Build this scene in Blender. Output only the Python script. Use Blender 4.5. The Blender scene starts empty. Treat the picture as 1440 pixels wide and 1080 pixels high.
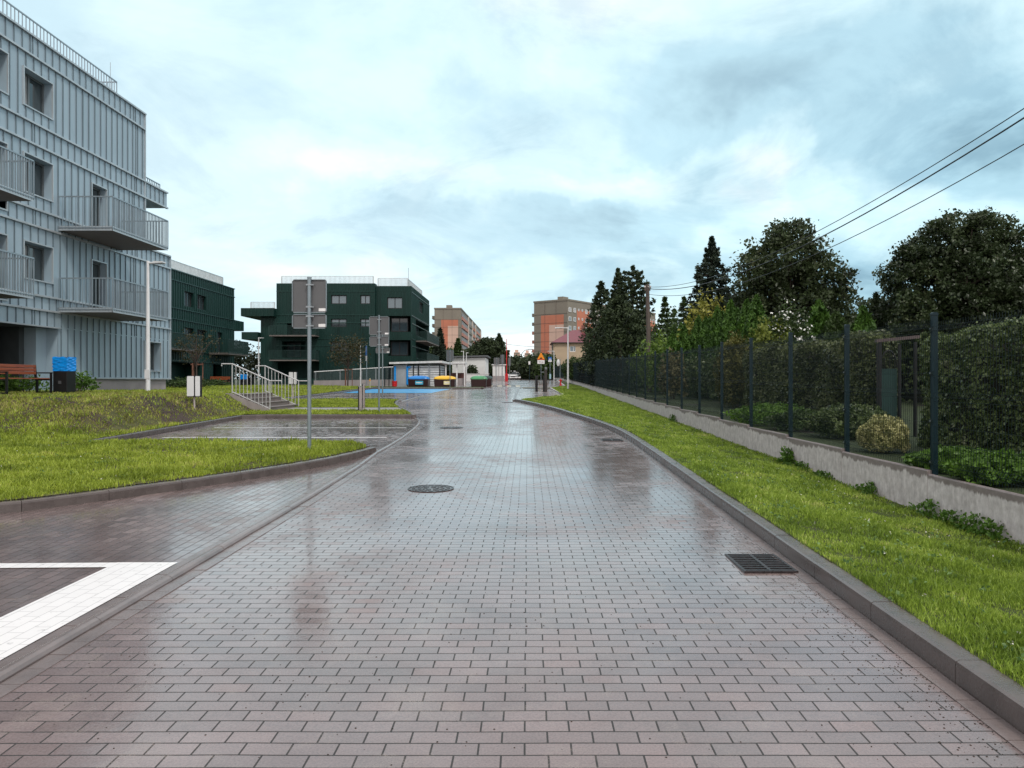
import bpy, math, random
import numpy as np
from mathutils import Vector, geometry
PI = math.pi
S = bpy.context.scene
C = S.collection
rng = np.random.default_rng(7)
random.seed(5)

# ---------------------------------------------------------------- camera, sky, sun, exposure
FPX, CX, HY, ZC = 1060.0, 742.0, 537.0, 1.66      # focal length, axis and horizon in 1440 px units, eye height
cd = bpy.data.cameras.new('camera'); cam = bpy.data.objects.new('camera', cd); C.objects.link(cam)
cam.location = (0, 0, ZC); cam.rotation_euler = (PI/2, 0, 0)
cd.sensor_width = 36; cd.lens = 36*FPX/1440; cd.clip_end = 3000; cd.clip_start = 0.05
cd.shift_x = (720-CX)/1440; cd.shift_y = (HY-540)/1440
S.camera = cam
SUN_EL, SUN_AZ = math.radians(50), math.radians(150)   # azimuth from +Y clockwise: behind and to the right of the camera
w = bpy.data.worlds.new('World'); S.world = w; w.use_nodes = True
nt = w.node_tree; nt.nodes.clear()
def N(t, **k):
    n = nt.nodes.new(t)
    for a, b in k.items(): setattr(n, a, b)
    return n
out = N('ShaderNodeOutputWorld'); bg = N('ShaderNodeBackground'); sky = N('ShaderNodeTexSky', sky_type='NISHITA')
sky.sun_disc = False; sky.sun_elevation = SUN_EL; sky.sun_rotation = SUN_AZ
bg.inputs[1].default_value = 0.1
tc = N('ShaderNodeTexCoord'); sp = N('ShaderNodeSeparateXYZ'); nt.links.new(tc.outputs['Generated'], sp.inputs[0])
za = N('ShaderNodeMath', operation='ADD'); nt.links.new(sp.outputs[2], za.inputs[0]); za.inputs[1].default_value = 0.22
zm = N('ShaderNodeMath', operation='MAXIMUM'); nt.links.new(za.outputs[0], zm.inputs[0]); zm.inputs[1].default_value = 0.05
dx = N('ShaderNodeMath', operation='DIVIDE'); nt.links.new(sp.outputs[0], dx.inputs[0]); nt.links.new(zm.outputs[0], dx.inputs[1])
dy = N('ShaderNodeMath', operation='DIVIDE'); nt.links.new(sp.outputs[1], dy.inputs[0]); nt.links.new(zm.outputs[0], dy.inputs[1])
cb = N('ShaderNodeCombineXYZ'); nt.links.new(dx.outputs[0], cb.inputs[0]); nt.links.new(dy.outputs[0], cb.inputs[1])
def wnoise(scale, detail, rough, dist, off):
    mp = N('ShaderNodeMapping'); mp.inputs['Location'].default_value = off; nt.links.new(cb.outputs[0], mp.inputs[0])
    n = N('ShaderNodeTexNoise'); n.inputs['Scale'].default_value = scale; n.inputs['Detail'].default_value = detail
    n.inputs['Roughness'].default_value = rough; n.inputs['Distortion'].default_value = dist
    nt.links.new(mp.outputs[0], n.inputs[0]); return n
def ramp(src, stops):
    r = N('ShaderNodeValToRGB'); nt.links.new(src, r.inputs[0]); r.color_ramp.interpolation = 'EASE'
    e = r.color_ramp.elements
    while len(e) < len(stops): e.new(0.5)
    for i, (p, c) in enumerate(stops):
        e[i].position = p; e[i].color = (c[0], c[1], c[2], 1)
    return r
SKYOFF = (3.1, 1.7, 0)
n1 = wnoise(0.55, 7, 0.55, 0.35, SKYOFF); n2 = wnoise(1.7, 8, 0.62, 0.6, (7.3, 2.2, 0))
wv = N('ShaderNodeVectorMath', operation='MULTIPLY_ADD'); wn_ = N('ShaderNodeTexNoise'); wn_.inputs['Scale'].default_value = 5.0; wn_.inputs['Detail'].default_value = 5; wn_.inputs['Roughness'].default_value = .6
nt.links.new(tc.outputs['Generated'], wn_.inputs[0]); nt.links.new(wn_.outputs['Color'], wv.inputs[0]); wv.inputs[1].default_value = (.30, .0, .16); nt.links.new(tc.outputs['Generated'], wv.inputs[2])
acc = n1.outputs['Fac']
def bank(az, el, ra, re, amt):
    """a bank of cloud in the direction azimuth az, elevation el (degrees), with its angular half-sizes"""
    global acc
    a, e = math.radians(az), math.radians(el); d = (math.sin(a)*math.cos(e)+.15, math.cos(a)*math.cos(e), math.sin(e)+.08); ra, re = math.radians(ra), math.radians(re)
    sb = N('ShaderNodeVectorMath', operation='SUBTRACT'); nt.links.new(wv.outputs[0], sb.inputs[0]); sb.inputs[1].default_value = d
    mu = N('ShaderNodeVectorMath', operation='MULTIPLY'); nt.links.new(sb.outputs[0], mu.inputs[0]); mu.inputs[1].default_value = (1/ra, .6/ra, 1/re)
    ln = N('ShaderNodeVectorMath', operation='LENGTH'); nt.links.new(mu.outputs[0], ln.inputs[0])
    mr = N('ShaderNodeMapRange', interpolation_type='SMOOTHSTEP'); nt.links.new(ln.outputs['Value'], mr.inputs[0]); mr.inputs[1].default_value = 1.15; mr.inputs[2].default_value = .25; mr.inputs[3].default_value = 0; mr.inputs[4].default_value = amt
    ad = N('ShaderNodeMath', operation='ADD'); nt.links.new(acc, ad.inputs[0]); nt.links.new(mr.outputs[0], ad.inputs[1]); acc = ad.outputs[0]
bank(25, 19, 16, 7, -.15); bank(17, 14.5, 4, 4, .12); bank(10, 20.5, 7, 4, -.03); bank(31, 14, 8, 5, -.05); bank(-3, 20, 7, 3.2, -.05)
bank(-6, 11.2, 19, 3.6, -.09); bank(8, 11.5, 8, 2.6, .02); bank(-12, 15.5, 15, 1.8, .06); bank(6, 14.5, 9, 1.6, .08); bank(14, 9.5, 7, 2.4, .08); bank(-2, 5, 30, 4.2, .02); bank(-30, 22, 20, 14, .05); bank(4, 25, 12, 4, .06)
# a cyan overcast with paler and greyer banks
r1 = ramp(acc, [(0.37, (.27, .45, .55)), (0.45, (.43, .67, .78)), (0.54, (.62, .85, .92)), (0.65, (.87, .96, .985))])
r2 = ramp(n2.outputs['Fac'], [(0.36, (.74, .79, .83)), (0.5, (1, 1, 1)), (0.62, (1.14, 1.12, 1.1))])
mul = N('ShaderNodeMixRGB', blend_type='MULTIPLY'); mul.inputs[0].default_value = 0.85
nt.links.new(r1.outputs[0], mul.inputs[1]); nt.links.new(r2.outputs[0], mul.inputs[2])
sx = N('ShaderNodeMapRange'); nt.links.new(dx.outputs[0], sx.inputs[0])     # the cover thins to white towards the west
sx.inputs[1].default_value = -1.6; sx.inputs[2].default_value = 1.1; sx.inputs[3].default_value = 0.48; sx.inputs[4].default_value = 0.0
wh = N('ShaderNodeMixRGB'); nt.links.new(sx.outputs[0], wh.inputs[0]); nt.links.new(mul.outputs[0], wh.inputs[1]); wh.inputs[2].default_value = (.87, .965, 1.0, 1)
sc = N('ShaderNodeVectorMath', operation='SCALE'); nt.links.new(wh.outputs[0], sc.inputs[0]); sc.inputs[3].default_value = 10.7
ov = N('ShaderNodeMapRange', interpolation_type='SMOOTHSTEP'); nt.links.new(sp.outputs[2], ov.inputs[0]); ov.inputs[1].default_value = .48; ov.inputs[2].default_value = .75     # unseen sky overhead and behind, made warm white to cut the cyan light
bh = N('ShaderNodeMapRange', interpolation_type='SMOOTHSTEP'); nt.links.new(sp.outputs[1], bh.inputs[0]); bh.inputs[1].default_value = .25; bh.inputs[2].default_value = -.2
om = N('ShaderNodeMath', operation='MAXIMUM'); nt.links.new(ov.outputs[0], om.inputs[0]); nt.links.new(bh.outputs[0], om.inputs[1])
oc = N('ShaderNodeMixRGB'); nt.links.new(om.outputs[0], oc.inputs[0]); nt.links.new(sc.outputs[0], oc.inputs[1]); oc.inputs[2].default_value = (9.6, 9.0, 8.9, 1)
mx = N('ShaderNodeMixRGB'); mx.inputs[0].default_value = 0.93
nt.links.new(sky.outputs[0], mx.inputs[1]); nt.links.new(oc.outputs[0], mx.inputs[2])
nt.links.new(mx.outputs[0], bg.inputs[0]); nt.links.new(bg.outputs[0], out.inputs[0])
sd = bpy.data.lights.new('sun', 'SUN'); sd.energy = 1.5; sd.angle = math.radians(11); sd.color = (1, .95, .88)
so = bpy.data.objects.new('sun', sd); C.objects.link(so)
sv = Vector((math.sin(SUN_AZ)*math.cos(SUN_EL), math.cos(SUN_AZ)*math.cos(SUN_EL), math.sin(SUN_EL)))
so.rotation_euler = sv.to_track_quat('Z', 'Y').to_euler(); so.location = (0, 0, 60)
vs = S.view_settings; vs.view_transform = 'Standard'; vs.look = 'None'; vs.exposure = 0.17; vs.gamma = 1
S.render.engine = 'CYCLES'

# ---------------------------------------------------------------- helpers
def px2x(px, Y): return (px-CX)*Y/FPX
def py2z(py, Y): return ZC-(py-HY)*Y/FPX
def prof(Y):                                       # the street climbs gently away from the camera
    Y = np.asarray(Y, float)
    r = np.where(Y < 105, .017*Y, 1.785+.0065*(Y-105)); return np.where(Y > 260, 1.785+.0065*155, r)
def pf(Y): return float(prof(Y))
def L(r, g, b):
    f = lambda v: (v/255/12.92) if v/255 <= .04045 else ((v/255+.055)/1.055)**2.4
    return (f(r), f(g), f(b))

def newmat(name):
    m = bpy.data.materials.new(name); m.use_nodes = True; t = m.node_tree
    b = t.nodes['Principled BSDF']; return m, t, b
def tn(t, k, **kw):
    n = t.nodes.new(k)
    for a, b in kw.items(): setattr(n, a, b)
    return n
def noise(t, src, scale, detail=4, rough=.55, dist=0, vec=None):
    n = tn(t, 'ShaderNodeTexNoise'); n.inputs['Scale'].default_value = scale; n.inputs['Detail'].default_value = detail
    n.inputs['Roughness'].default_value = rough; n.inputs['Distortion'].default_value = dist
    if vec:
        mp = tn(t, 'ShaderNodeMapping'); mp.inputs['Scale'].default_value = vec; t.links.new(src, mp.inputs[0]); src = mp.outputs[0]
    t.links.new(src, n.inputs[0]); return n
def cramp(t, src, stops):
    r = tn(t, 'ShaderNodeValToRGB'); t.links.new(src, r.inputs[0]); e = r.color_ramp.elements
    while len(e) < len(stops): e.new(0.5)
    for i, (p, c) in enumerate(stops):
        if not hasattr(c, '__len__'): c = (c, c, c)
        e[i].position = p; e[i].color = (c[0], c[1], c[2], 1)
    return r
def mixc(t, f, a, b, mode='MIX'):
    n = tn(t, 'ShaderNodeMixRGB', blend_type=mode)
    for i, v in ((0, f), (1, a), (2, b)):
        if hasattr(v, 'default_value') or hasattr(v, 'is_linked'): t.links.new(v, n.inputs[i])
        elif i == 0: n.inputs[0].default_value = v
        else: n.inputs[i].default_value = (*v, 1)
    return n
MATS = {}
def mat(name, col, rough=.6, metal=0., var=.18, scale=3., bump=0., bscale=40., spec=.5, coat=0., vec=None, rvar=.1):
    if name in MATS: return MATS[name]
    m, t, b = newmat(name); c = tn(t, 'ShaderNodeTexCoord').outputs['Object']
    n = noise(t, c, scale, 6, .6, .2, vec)
    r = cramp(t, n.outputs['Fac'], [(.3, tuple(x*(1-var) for x in col)), (.7, tuple(min(1, x*(1+var)) for x in col))])
    t.links.new(r.outputs[0], b.inputs['Base Color'])
    rr = tn(t, 'ShaderNodeMapRange'); t.links.new(n.outputs['Fac'], rr.inputs[0]); rr.inputs[1].default_value = .3; rr.inputs[2].default_value = .7
    rr.inputs[3].default_value = max(.02, rough-rvar); rr.inputs[4].default_value = min(1, rough+rvar); t.links.new(rr.outputs[0], b.inputs['Roughness'])
    b.inputs['Metallic'].default_value = metal; b.inputs['Specular IOR Level'].default_value = spec; b.inputs['Coat Weight'].default_value = coat
    if bump:
        n2 = noise(t, c, bscale, 5, .6); bp = tn(t, 'ShaderNodeBump'); bp.inputs['Strength'].default_value = bump; bp.inputs['Distance'].default_value = .01
        t.links.new(n2.outputs['Fac'], bp.inputs['Height']); t.links.new(bp.outputs[0], b.inputs['Normal'])
    MATS[name] = m; return m

def leafmat(name, dark, light, scale=1.2, trans=.25, rough=.5, dead=None):
    if name in MATS: return MATS[name]
    m, t, b = newmat(name); c = tn(t, 'ShaderNodeTexCoord').outputs['Object']
    n = noise(t, c, scale, 3, .6); n2 = noise(t, c, 37, 2, .5)
    ad = tn(t, 'ShaderNodeMath', operation='MULTIPLY_ADD'); t.links.new(n2.outputs['Fac'], ad.inputs[0]); ad.inputs[1].default_value = .9
    sb = tn(t, 'ShaderNodeMath', operation='SUBTRACT'); t.links.new(n.outputs['Fac'], sb.inputs[0]); sb.inputs[1].default_value = .45
    t.links.new(sb.outputs[0], ad.inputs[2])
    st = [(.3, dark), (.68, light)]
    if dead: st.append((.8, dead))
    r = cramp(t, ad.outputs[0], st); t.links.new(r.outputs[0], b.inputs['Base Color'])
    b.inputs['Roughness'].default_value = rough; b.inputs['Specular IOR Level'].default_value = .35
    tr = tn(t, 'ShaderNodeBsdfTranslucent'); t.links.new(r.outputs[0], tr.inputs[0])
    ms = tn(t, 'ShaderNodeMixShader'); ms.inputs[0].default_value = trans
    t.links.new(b.outputs[0], ms.inputs[1]); t.links.new(tr.outputs[0], ms.inputs[2])
    t.links.new(ms.outputs[0], t.nodes['Material Output'].inputs[0]); MATS[name] = m; return m

def tag(o, label=None, cat=None, group=None, kind=None):
    if label: o['label'] = label
    if cat: o['category'] = cat
    if group: o['group'] = group
    if kind: o['kind'] = kind
    return o
def thing(name, label, cat, loc=(0, 0, 0), rz=0., group=None):
    o = bpy.data.objects.new(name, None); C.objects.link(o); o.location = loc; o.rotation_euler = (0, 0, rz); o.empty_display_size = .2
    return tag(o, label, cat, group)
def mesh_np(name, V, F, k, m, parent=None, smooth=False):
    """V (n,3), F (m,k) arrays -> one mesh object"""
    me = bpy.data.meshes.new(name); V = np.ascontiguousarray(V, np.float32); F = np.ascontiguousarray(F, np.int32)
    me.vertices.add(len(V)); me.vertices.foreach_set('co', V.ravel())
    me.loops.add(F.size); me.loops.foreach_set('vertex_index', F.ravel())
    me.polygons.add(len(F)); me.polygons.foreach_set('loop_start', np.arange(0, F.size, k, dtype=np.int32))
    me.update(calc_edges=True); me.validate()
    if smooth: me.polygons.foreach_set('use_smooth', np.ones(len(F), bool))
    me.materials.append(m); o = bpy.data.objects.new(name, me); C.objects.link(o)
    if parent: o.parent = parent
    return o
class MB:
    def __init__(s): s.v = []; s.f = []; s.sm = False
    def add(s, vs, fs):
        n = len(s.v); s.v += [tuple(p) for p in vs]; s.f += [tuple(i+n for i in f) for f in fs]; return s
    def box(s, x0, x1, y0, y1, z0, z1):
        return s.add([(x0,y0,z0),(x1,y0,z0),(x1,y1,z0),(x0,y1,z0),(x0,y0,z1),(x1,y0,z1),(x1,y1,z1),(x0,y1,z1)],
                     [(0,3,2,1),(4,5,6,7),(0,1,5,4),(1,2,6,5),(2,3,7,6),(3,0,4,7)])
    def pbox(s, O, U, Nn, u0, u1, z0, z1, n0, n1):
        O = Vector(O); U = Vector(U); Nn = Vector(Nn); P = lambda u, z, n: O+U*u+Nn*n+Vector((0, 0, z))
        vs = [P(u0,z0,n0),P(u1,z0,n0),P(u1,z0,n1),P(u0,z0,n1),P(u0,z1,n0),P(u1,z1,n0),P(u1,z1,n1),P(u0,z1,n1)]
        fs = [(0,3,2,1),(4,5,6,7),(0,1,5,4),(1,2,6,5),(2,3,7,6),(3,0,4,7)]
        if U.cross(-Nn).z < 0: pass
        return s.add(vs, fs)
    def tube(s, pts, r, n=8, caps=True):
        pts = [Vector(p) for p in pts]; rs = r if hasattr(r, '__len__') else [r]*len(pts); b = len(s.v); up = None
        for i, p in enumerate(pts):
            a = pts[max(0, i-1)]; c = pts[min(len(pts)-1, i+1)]; d = (c-a).normalized()
            if up is None: up = Vector((0, 0, 1)) if abs(d.z) < .9 else Vector((1, 0, 0))
            x = d.cross(up); x = x.normalized() if x.length > 1e-6 else Vector((1, 0, 0)); y = x.cross(d).normalized(); up = y
            for j in range(n):
                t = 2*PI*j/n+PI/n; s.v.append(tuple(p+(x*math.cos(t)+y*math.sin(t))*rs[i]))
        for i in range(len(pts)-1):
            for j in range(n):
                k = (j+1) % n; s.f.append((b+i*n+j, b+i*n+k, b+(i+1)*n+k, b+(i+1)*n+j))
        if caps: s.f.append(tuple(b+j for j in range(n))[::-1]); s.f.append(tuple(b+(len(pts)-1)*n+j for j in range(n)))
        return s
    def lathe(s, prof_, n=24, c=(0, 0, 0), sx=1, sy=1):
        b = len(s.v)
        for r, z in prof_:
            for j in range(n):
                t = 2*PI*j/n; s.v.append((c[0]+r*math.cos(t)*sx, c[1]+r*math.sin(t)*sy, c[2]+z))
        for i in range(len(prof_)-1):
            for j in range(n):
                k = (j+1) % n; s.f.append((b+i*n+j, b+i*n+k, b+(i+1)*n+k, b+(i+1)*n+j))
        s.f.append(tuple(b+j for j in range(n))[::-1]); s.f.append(tuple(b+(len(prof_)-1)*n+j for j in range(n))); return s
    def prism(s, pts, a, b_, axis='y'):
        """polygon pts (u,v) extruded from a to b_ along the axis"""
        f = {'y': lambda u, v, w_: (u, w_, v), 'x': lambda u, v, w_: (w_, u, v), 'z': lambda u, v, w_: (u, v, w_)}[axis]
        n = len(pts); vs = [f(u, v, a) for u, v in pts]+[f(u, v, b_) for u, v in pts]
        fs = [tuple(range(n))[::-1], tuple(range(n, 2*n))]+[(i, (i+1) % n, n+(i+1) % n, n+i) for i in range(n)]
        return s.add(vs, fs)
    def build(s, name, m, parent=None, world=False, smooth=False, bevel=0.):
        me = bpy.data.meshes.new(name); vs = s.v
        if world and parent is not None:
            mm = parent.matrix_basis.copy(); q = parent.parent
            while q is not None: mm = q.matrix_basis @ mm; q = q.parent
            mi = mm.inverted(); vs = [tuple(mi @ Vector(p)) for p in vs]
        me.from_pydata(vs, [], s.f); me.update(); me.materials.append(m)
        if smooth: me.polygons.foreach_set('use_smooth', [True]*len(me.polygons))
        o = bpy.data.objects.new(name, me); C.objects.link(o)
        if parent is not None: o.parent = parent
        if bevel:
            bv = o.modifiers.new('bevel', 'BEVEL'); bv.width = bevel; bv.segments = 2; bv.limit_method = 'ANGLE'
        return o
def into(mb, o, m):
    """adds the shapes of mb (world coordinates) to the mesh of o, with a material of their own"""
    mm = o.matrix_basis.copy(); q = o.parent
    while q is not None: mm = q.matrix_basis @ mm; q = q.parent
    mi = mm.inverted(); me = o.data; vs = [tuple(v.co) for v in me.vertices]; fs = [tuple(p.vertices) for p in me.polygons]; ix = [p.material_index for p in me.polygons]; n = len(vs)
    vs += [tuple(mi @ Vector(p)) for p in mb.v]; fs += [tuple(i+n for i in f) for f in mb.f]; k = len(me.materials); ix += [k]*len(mb.f); ms = list(me.materials)+[m]
    nm = bpy.data.meshes.new(o.name); nm.from_pydata(vs, [], fs); nm.update()
    for q in ms: nm.materials.append(q)
    nm.polygons.foreach_set('material_index', ix); o.data = nm
def kids(o): return list(o.children)
def copy_tree(o, parent=None, **kw):
    c = o.copy(); C.objects.link(c); c.parent = parent
    for ch in kids(o): copy_tree(ch, c)
    for k, v in kw.items():
        if k == 'loc': c.location = v
        elif k == 'rz': c.rotation_euler = (0, 0, v)
        elif k == 'sc': c.scale = v if hasattr(v, '__len__') else (v, v, v)
        else: c[k] = v
    return c
def arc(p0, p1, p2, n=10):
    p0, p1, p2 = Vector(p0), Vector(p1), Vector(p2)
    return [tuple((1-t)**2*p0+2*t*(1-t)*p1+t*t*p2) for t in [i/n for i in range(n+1)]]
def smooth_path(pts, n=6):
    """Catmull-Rom through 2D points"""
    P = [np.array(p, float) for p in pts]; P = [2*P[0]-P[1]]+P+[2*P[-1]-P[-2]]; o = []
    for i in range(1, len(P)-2):
        for k in range(n):
            t = k/n; a, b, c, d = P[i-1], P[i], P[i+1], P[i+2]
            o.append(tuple(.5*((2*b)+(-a+c)*t+(2*a-5*b+4*c-d)*t*t+(-a+3*b-3*c+d)*t**3)))
    o.append(tuple(P[-2])); return o
def in_poly(x, y, poly):
    ins = np.zeros(len(x), bool); n = len(poly); j = n-1
    for i in range(n):
        xi, yi = poly[i]; xj, yj = poly[j]
        if yi != yj:
            c = ((yi > y) != (yj > y)) & (x < (xj-xi)*(y-yi)/(yj-yi)+xi); ins ^= c
        j = i
    return ins
def sheet(name, poly, h, m, step=1.0, kind='structure'):
    """a polygon on the ground, triangulated with inner points so that it follows the height h(X, Y)"""
    P = []
    n = len(poly)
    for i in range(n):
        a = np.array(poly[i]); b = np.array(poly[(i+1) % n]); k = max(1, int(np.linalg.norm(b-a)/step))
        P += [tuple(a+(b-a)*t/k) for t in range(k)]
    nb = len(P); xs = [p[0] for p in poly]; ys = [p[1] for p in poly]
    gx, gy = np.meshgrid(np.arange(min(xs), max(xs), step), np.arange(min(ys), max(ys), step)); gx = gx.ravel(); gy = gy.ravel()
    k = in_poly(gx, gy, poly)
    pts = [Vector(p) for p in P]+[Vector((a, b)) for a, b in zip(gx[k], gy[k])]
    r = geometry.delaunay_2d_cdt(pts, [], [list(range(nb))], 1, 1e-4)
    V = np.array([tuple(v) for v in r[0]]); z = h(V[:, 0], V[:, 1])
    me = bpy.data.meshes.new(name); me.from_pydata([(a, b, float(c)) for (a, b), c in zip(V, z)], [], [list(f) for f in r[2]]); me.update()
    me.polygons.foreach_set('use_smooth', [True]*len(me.polygons))
    if me.polygons and me.polygons[0].normal.z < 0: me.flip_normals()
    me.materials.append(m); o = bpy.data.objects.new(name, me); C.objects.link(o); tag(o, kind=kind); return o
def sweep(mb, pts, profile, zf, seg=1.0, gap=.006):
    """kerb stones: a closed cross-section (offset to the left of travel, height) swept along a 2D path, in separate stones"""
    P = [np.array(p, float) for p in pts]; cum = [0]
    for a, b in zip(P, P[1:]): cum.append(cum[-1]+np.linalg.norm(b-a))
    def at(d):
        for i in range(len(P)-1):
            if d <= cum[i+1] or i == len(P)-2:
                t = (d-cum[i])/max(1e-9, cum[i+1]-cum[i]); return P[i]+(P[i+1]-P[i])*t
    n = max(1, round(cum[-1]/seg)); Ls = cum[-1]/n; k = len(profile)
    for i in range(n):
        b = len(mb.v); dz = random.uniform(-.002, .002)
        for d in (i*Ls+gap/2, (i+1)*Ls-gap/2):
            p = at(d); q = at(min(cum[-1], d+.15)); q0 = at(max(0, d-.15)); tt = (q-q0)/max(1e-9, np.linalg.norm(q-q0)); nn = np.array((-tt[1], tt[0]))
            for o_, h_ in profile:
                xy = p+nn*o_; mb.v.append((xy[0], xy[1], float(zf(xy[0], xy[1]))+h_+dz))
        mb.f.append(tuple(b+j for j in range(k))[::-1]); mb.f.append(tuple(b+k+j for j in range(k)))
        for j in range(k): mb.f.append((b+j, b+(j+1) % k, b+k+(j+1) % k, b+k+j))
def leaves(name, cen, size, m, parent=None, aspect=1.6, updir=0., jit=.5, cols=None):
    """leaf-sized folded quads at the given centres"""
    n = len(cen); cen = np.asarray(cen, float); s = size*(1+jit*(rng.random(n)-.5)*2)
    a = rng.normal(size=(n, 3)); a[:, 2] = a[:, 2]*(1-updir)+updir*1.5*np.sign(rng.random(n)-.1); a /= np.linalg.norm(a, axis=1)[:, None]
    b = np.cross(a, rng.normal(size=(n, 3))); b /= np.linalg.norm(b, axis=1)[:, None]
    c = np.cross(a, b)
    ax = a*(s*aspect/2)[:, None]; bx = b*(s/2)[:, None]; cz = c*(s*.14)[:, None]
    V = np.stack([cen-ax, cen+bx+cz-ax*.1, cen+ax, cen-bx+cz-ax*.1], 1).reshape(-1, 3)
    F = np.arange(4*n).reshape(n, 4)
    F = np.concatenate([F[:, [0, 1, 2]], F[:, [0, 2, 3]]])
    return mesh_np(name, V, F, 3, m, parent)
# ---------------------------------------------------------------- ground materials
def paving(name, rot=False, base=(.225, .168, .163), wet=.5, dark=1.):
    m, t, b = newmat(name); c = tn(t, 'ShaderNodeTexCoord').outputs['Object']
    mp = tn(t, 'ShaderNodeMapping'); t.links.new(c, mp.inputs[0])
    if rot: mp.inputs['Rotation'].default_value = (0, 0, PI/2)
    # slight waviness of the courses
    wn = noise(t, c, .9, 2); wm = tn(t, 'ShaderNodeVectorMath', operation='MULTIPLY_ADD')
    t.links.new(wn.outputs['Color'], wm.inputs[0]); wm.inputs[1].default_value = (.025, .025, 0); t.links.new(mp.outputs[0], wm.inputs[2])
    br = tn(t, 'ShaderNodeTexBrick'); t.links.new(wm.outputs[0], br.inputs[0]); br.offset = .5
    br.inputs['Scale'].default_value = 1; br.inputs['Brick Width'].default_value = .205; br.inputs['Row Height'].default_value = .105
    br.inputs['Mortar Size'].default_value = .0050; br.inputs['Mortar Smooth'].default_value = .25; br.inputs['Bias'].default_value = 0
    d = dark
    br.inputs['Color1'].default_value = (*[x*.86*d for x in base], 1); br.inputs['Color2'].default_value = (*[x*1.12*d for x in base], 1)
    br.inputs['Mortar'].default_value = (.030*d, .025*d, .023*d, 1)
    n1 = noise(t, c, 1.1, 6, .6); n2 = noise(t, c, 90, 3, .6); n3 = noise(t, c, .33, 5, .65, .6)
    r1 = cramp(t, n1.outputs['Fac'], [(.3, .78), (.7, 1.15)]); col = mixc(t, 1, br.outputs[0], r1.outputs[0], 'MULTIPLY')
    r2 = cramp(t, n2.outputs['Fac'], [(.3, .72), (.55, 1.0), (.74, 1.12)]); col0 = mixc(t, .9, col.outputs[0], r2.outputs[0], 'MULTIPLY')
    # the film of rain: glossy where it stands, duller where the brick shows through
    rw = cramp(t, n3.outputs['Fac'], [(.43, .07+.03*(1-wet)), (.48, .13), (.55, .19), (.66, .31)])
    b2_ = tn(t, 'ShaderNodeTexBrick'); t.links.new(wm.outputs[0], b2_.inputs[0]); b2_.offset = .5; b2_.inputs['Scale'].default_value = 1; b2_.inputs['Brick Width'].default_value = .205; b2_.inputs['Row Height'].default_value = .105
    b2_.inputs['Mortar Size'].default_value = 0; b2_.inputs['Color1'].default_value = (0, 0, 0, 1); b2_.inputs['Color2'].default_value = (1, 1, 1, 1)
    pb = cramp(t, b2_.outputs[0], [(0., .62), (.8, 1.25), (1., 1.9)]); rp = mixc(t, 1, rw.outputs[0], pb.outputs[0], 'MULTIPLY')
    ro = mixc(t, br.outputs['Fac'], rp.outputs[0], (.6, .6, .6)); t.links.new(ro.outputs[0], b.inputs['Roughness'])
    # sand and dirt over some joints and towards the kerbs
    n5 = noise(t, c, 2.6, 6, .7, .4); n6 = noise(t, c, 160, 3, .7); sx5 = cramp(t, n5.outputs['Fac'], [(.52, 0.), (.68, .8)]); sx6 = cramp(t, n6.outputs['Fac'], [(.45, 0.), (.6, 1.)])
    ms = mixc(t, 1, sx5.outputs[0], sx6.outputs[0], 'MULTIPLY'); col = mixc(t, ms.outputs[0], col0.outputs[0], (.30*d, .25*d, .22*d)); t.links.new(col.outputs[0], b.inputs['Base Color'])
    b.inputs['IOR'].default_value = 1.45; b.inputs['Specular IOR Level'].default_value = .6
    cw = mixc(t, br.outputs['Fac'], (.55*wet/.5, .5, .5), (.12, .12, .12)); cw2 = cramp(t, n3.outputs['Fac'], [(.44, 1.), (.6, .35)]); cw3 = mixc(t, 1, cw.outputs[0], cw2.outputs[0], 'MULTIPLY'); t.links.new(cw3.outputs[0], b.inputs['Coat Weight'])
    b.inputs['Coat Roughness'].default_value = .17; b.inputs['Coat IOR'].default_value = 1.4
    bp = tn(t, 'ShaderNodeBump'); bp.invert = True; bp.inputs['Strength'].default_value = .35; bp.inputs['Distance'].default_value = .004; t.links.new(br.outputs['Fac'], bp.inputs['Height'])
    n4 = noise(t, c, 7, 4, .55); b2 = tn(t, 'ShaderNodeBump'); b2.inputs['Strength'].default_value = .30; b2.inputs['Distance'].default_value = .006
    t.links.new(n4.outputs['Fac'], b2.inputs['Height']); t.links.new(bp.outputs[0], b2.inputs['Normal'])
    b3 = tn(t, 'ShaderNodeBump'); b3.inputs['Strength'].default_value = .12; b3.inputs['Distance'].default_value = .002
    t.links.new(n2.outputs['Fac'], b3.inputs['Height']); t.links.new(b2.outputs[0], b3.inputs['Normal'])
    t.links.new(b3.outputs[0], b.inputs['Normal']); MATS[name] = m; return m
M_road = paving('wet_brick_paving'); M_bay = paving('bay_brick_paving', True, (.19, .142, .137), .35)
M_pad = paving('island_paving', False, (.24, .20, .195))
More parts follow.
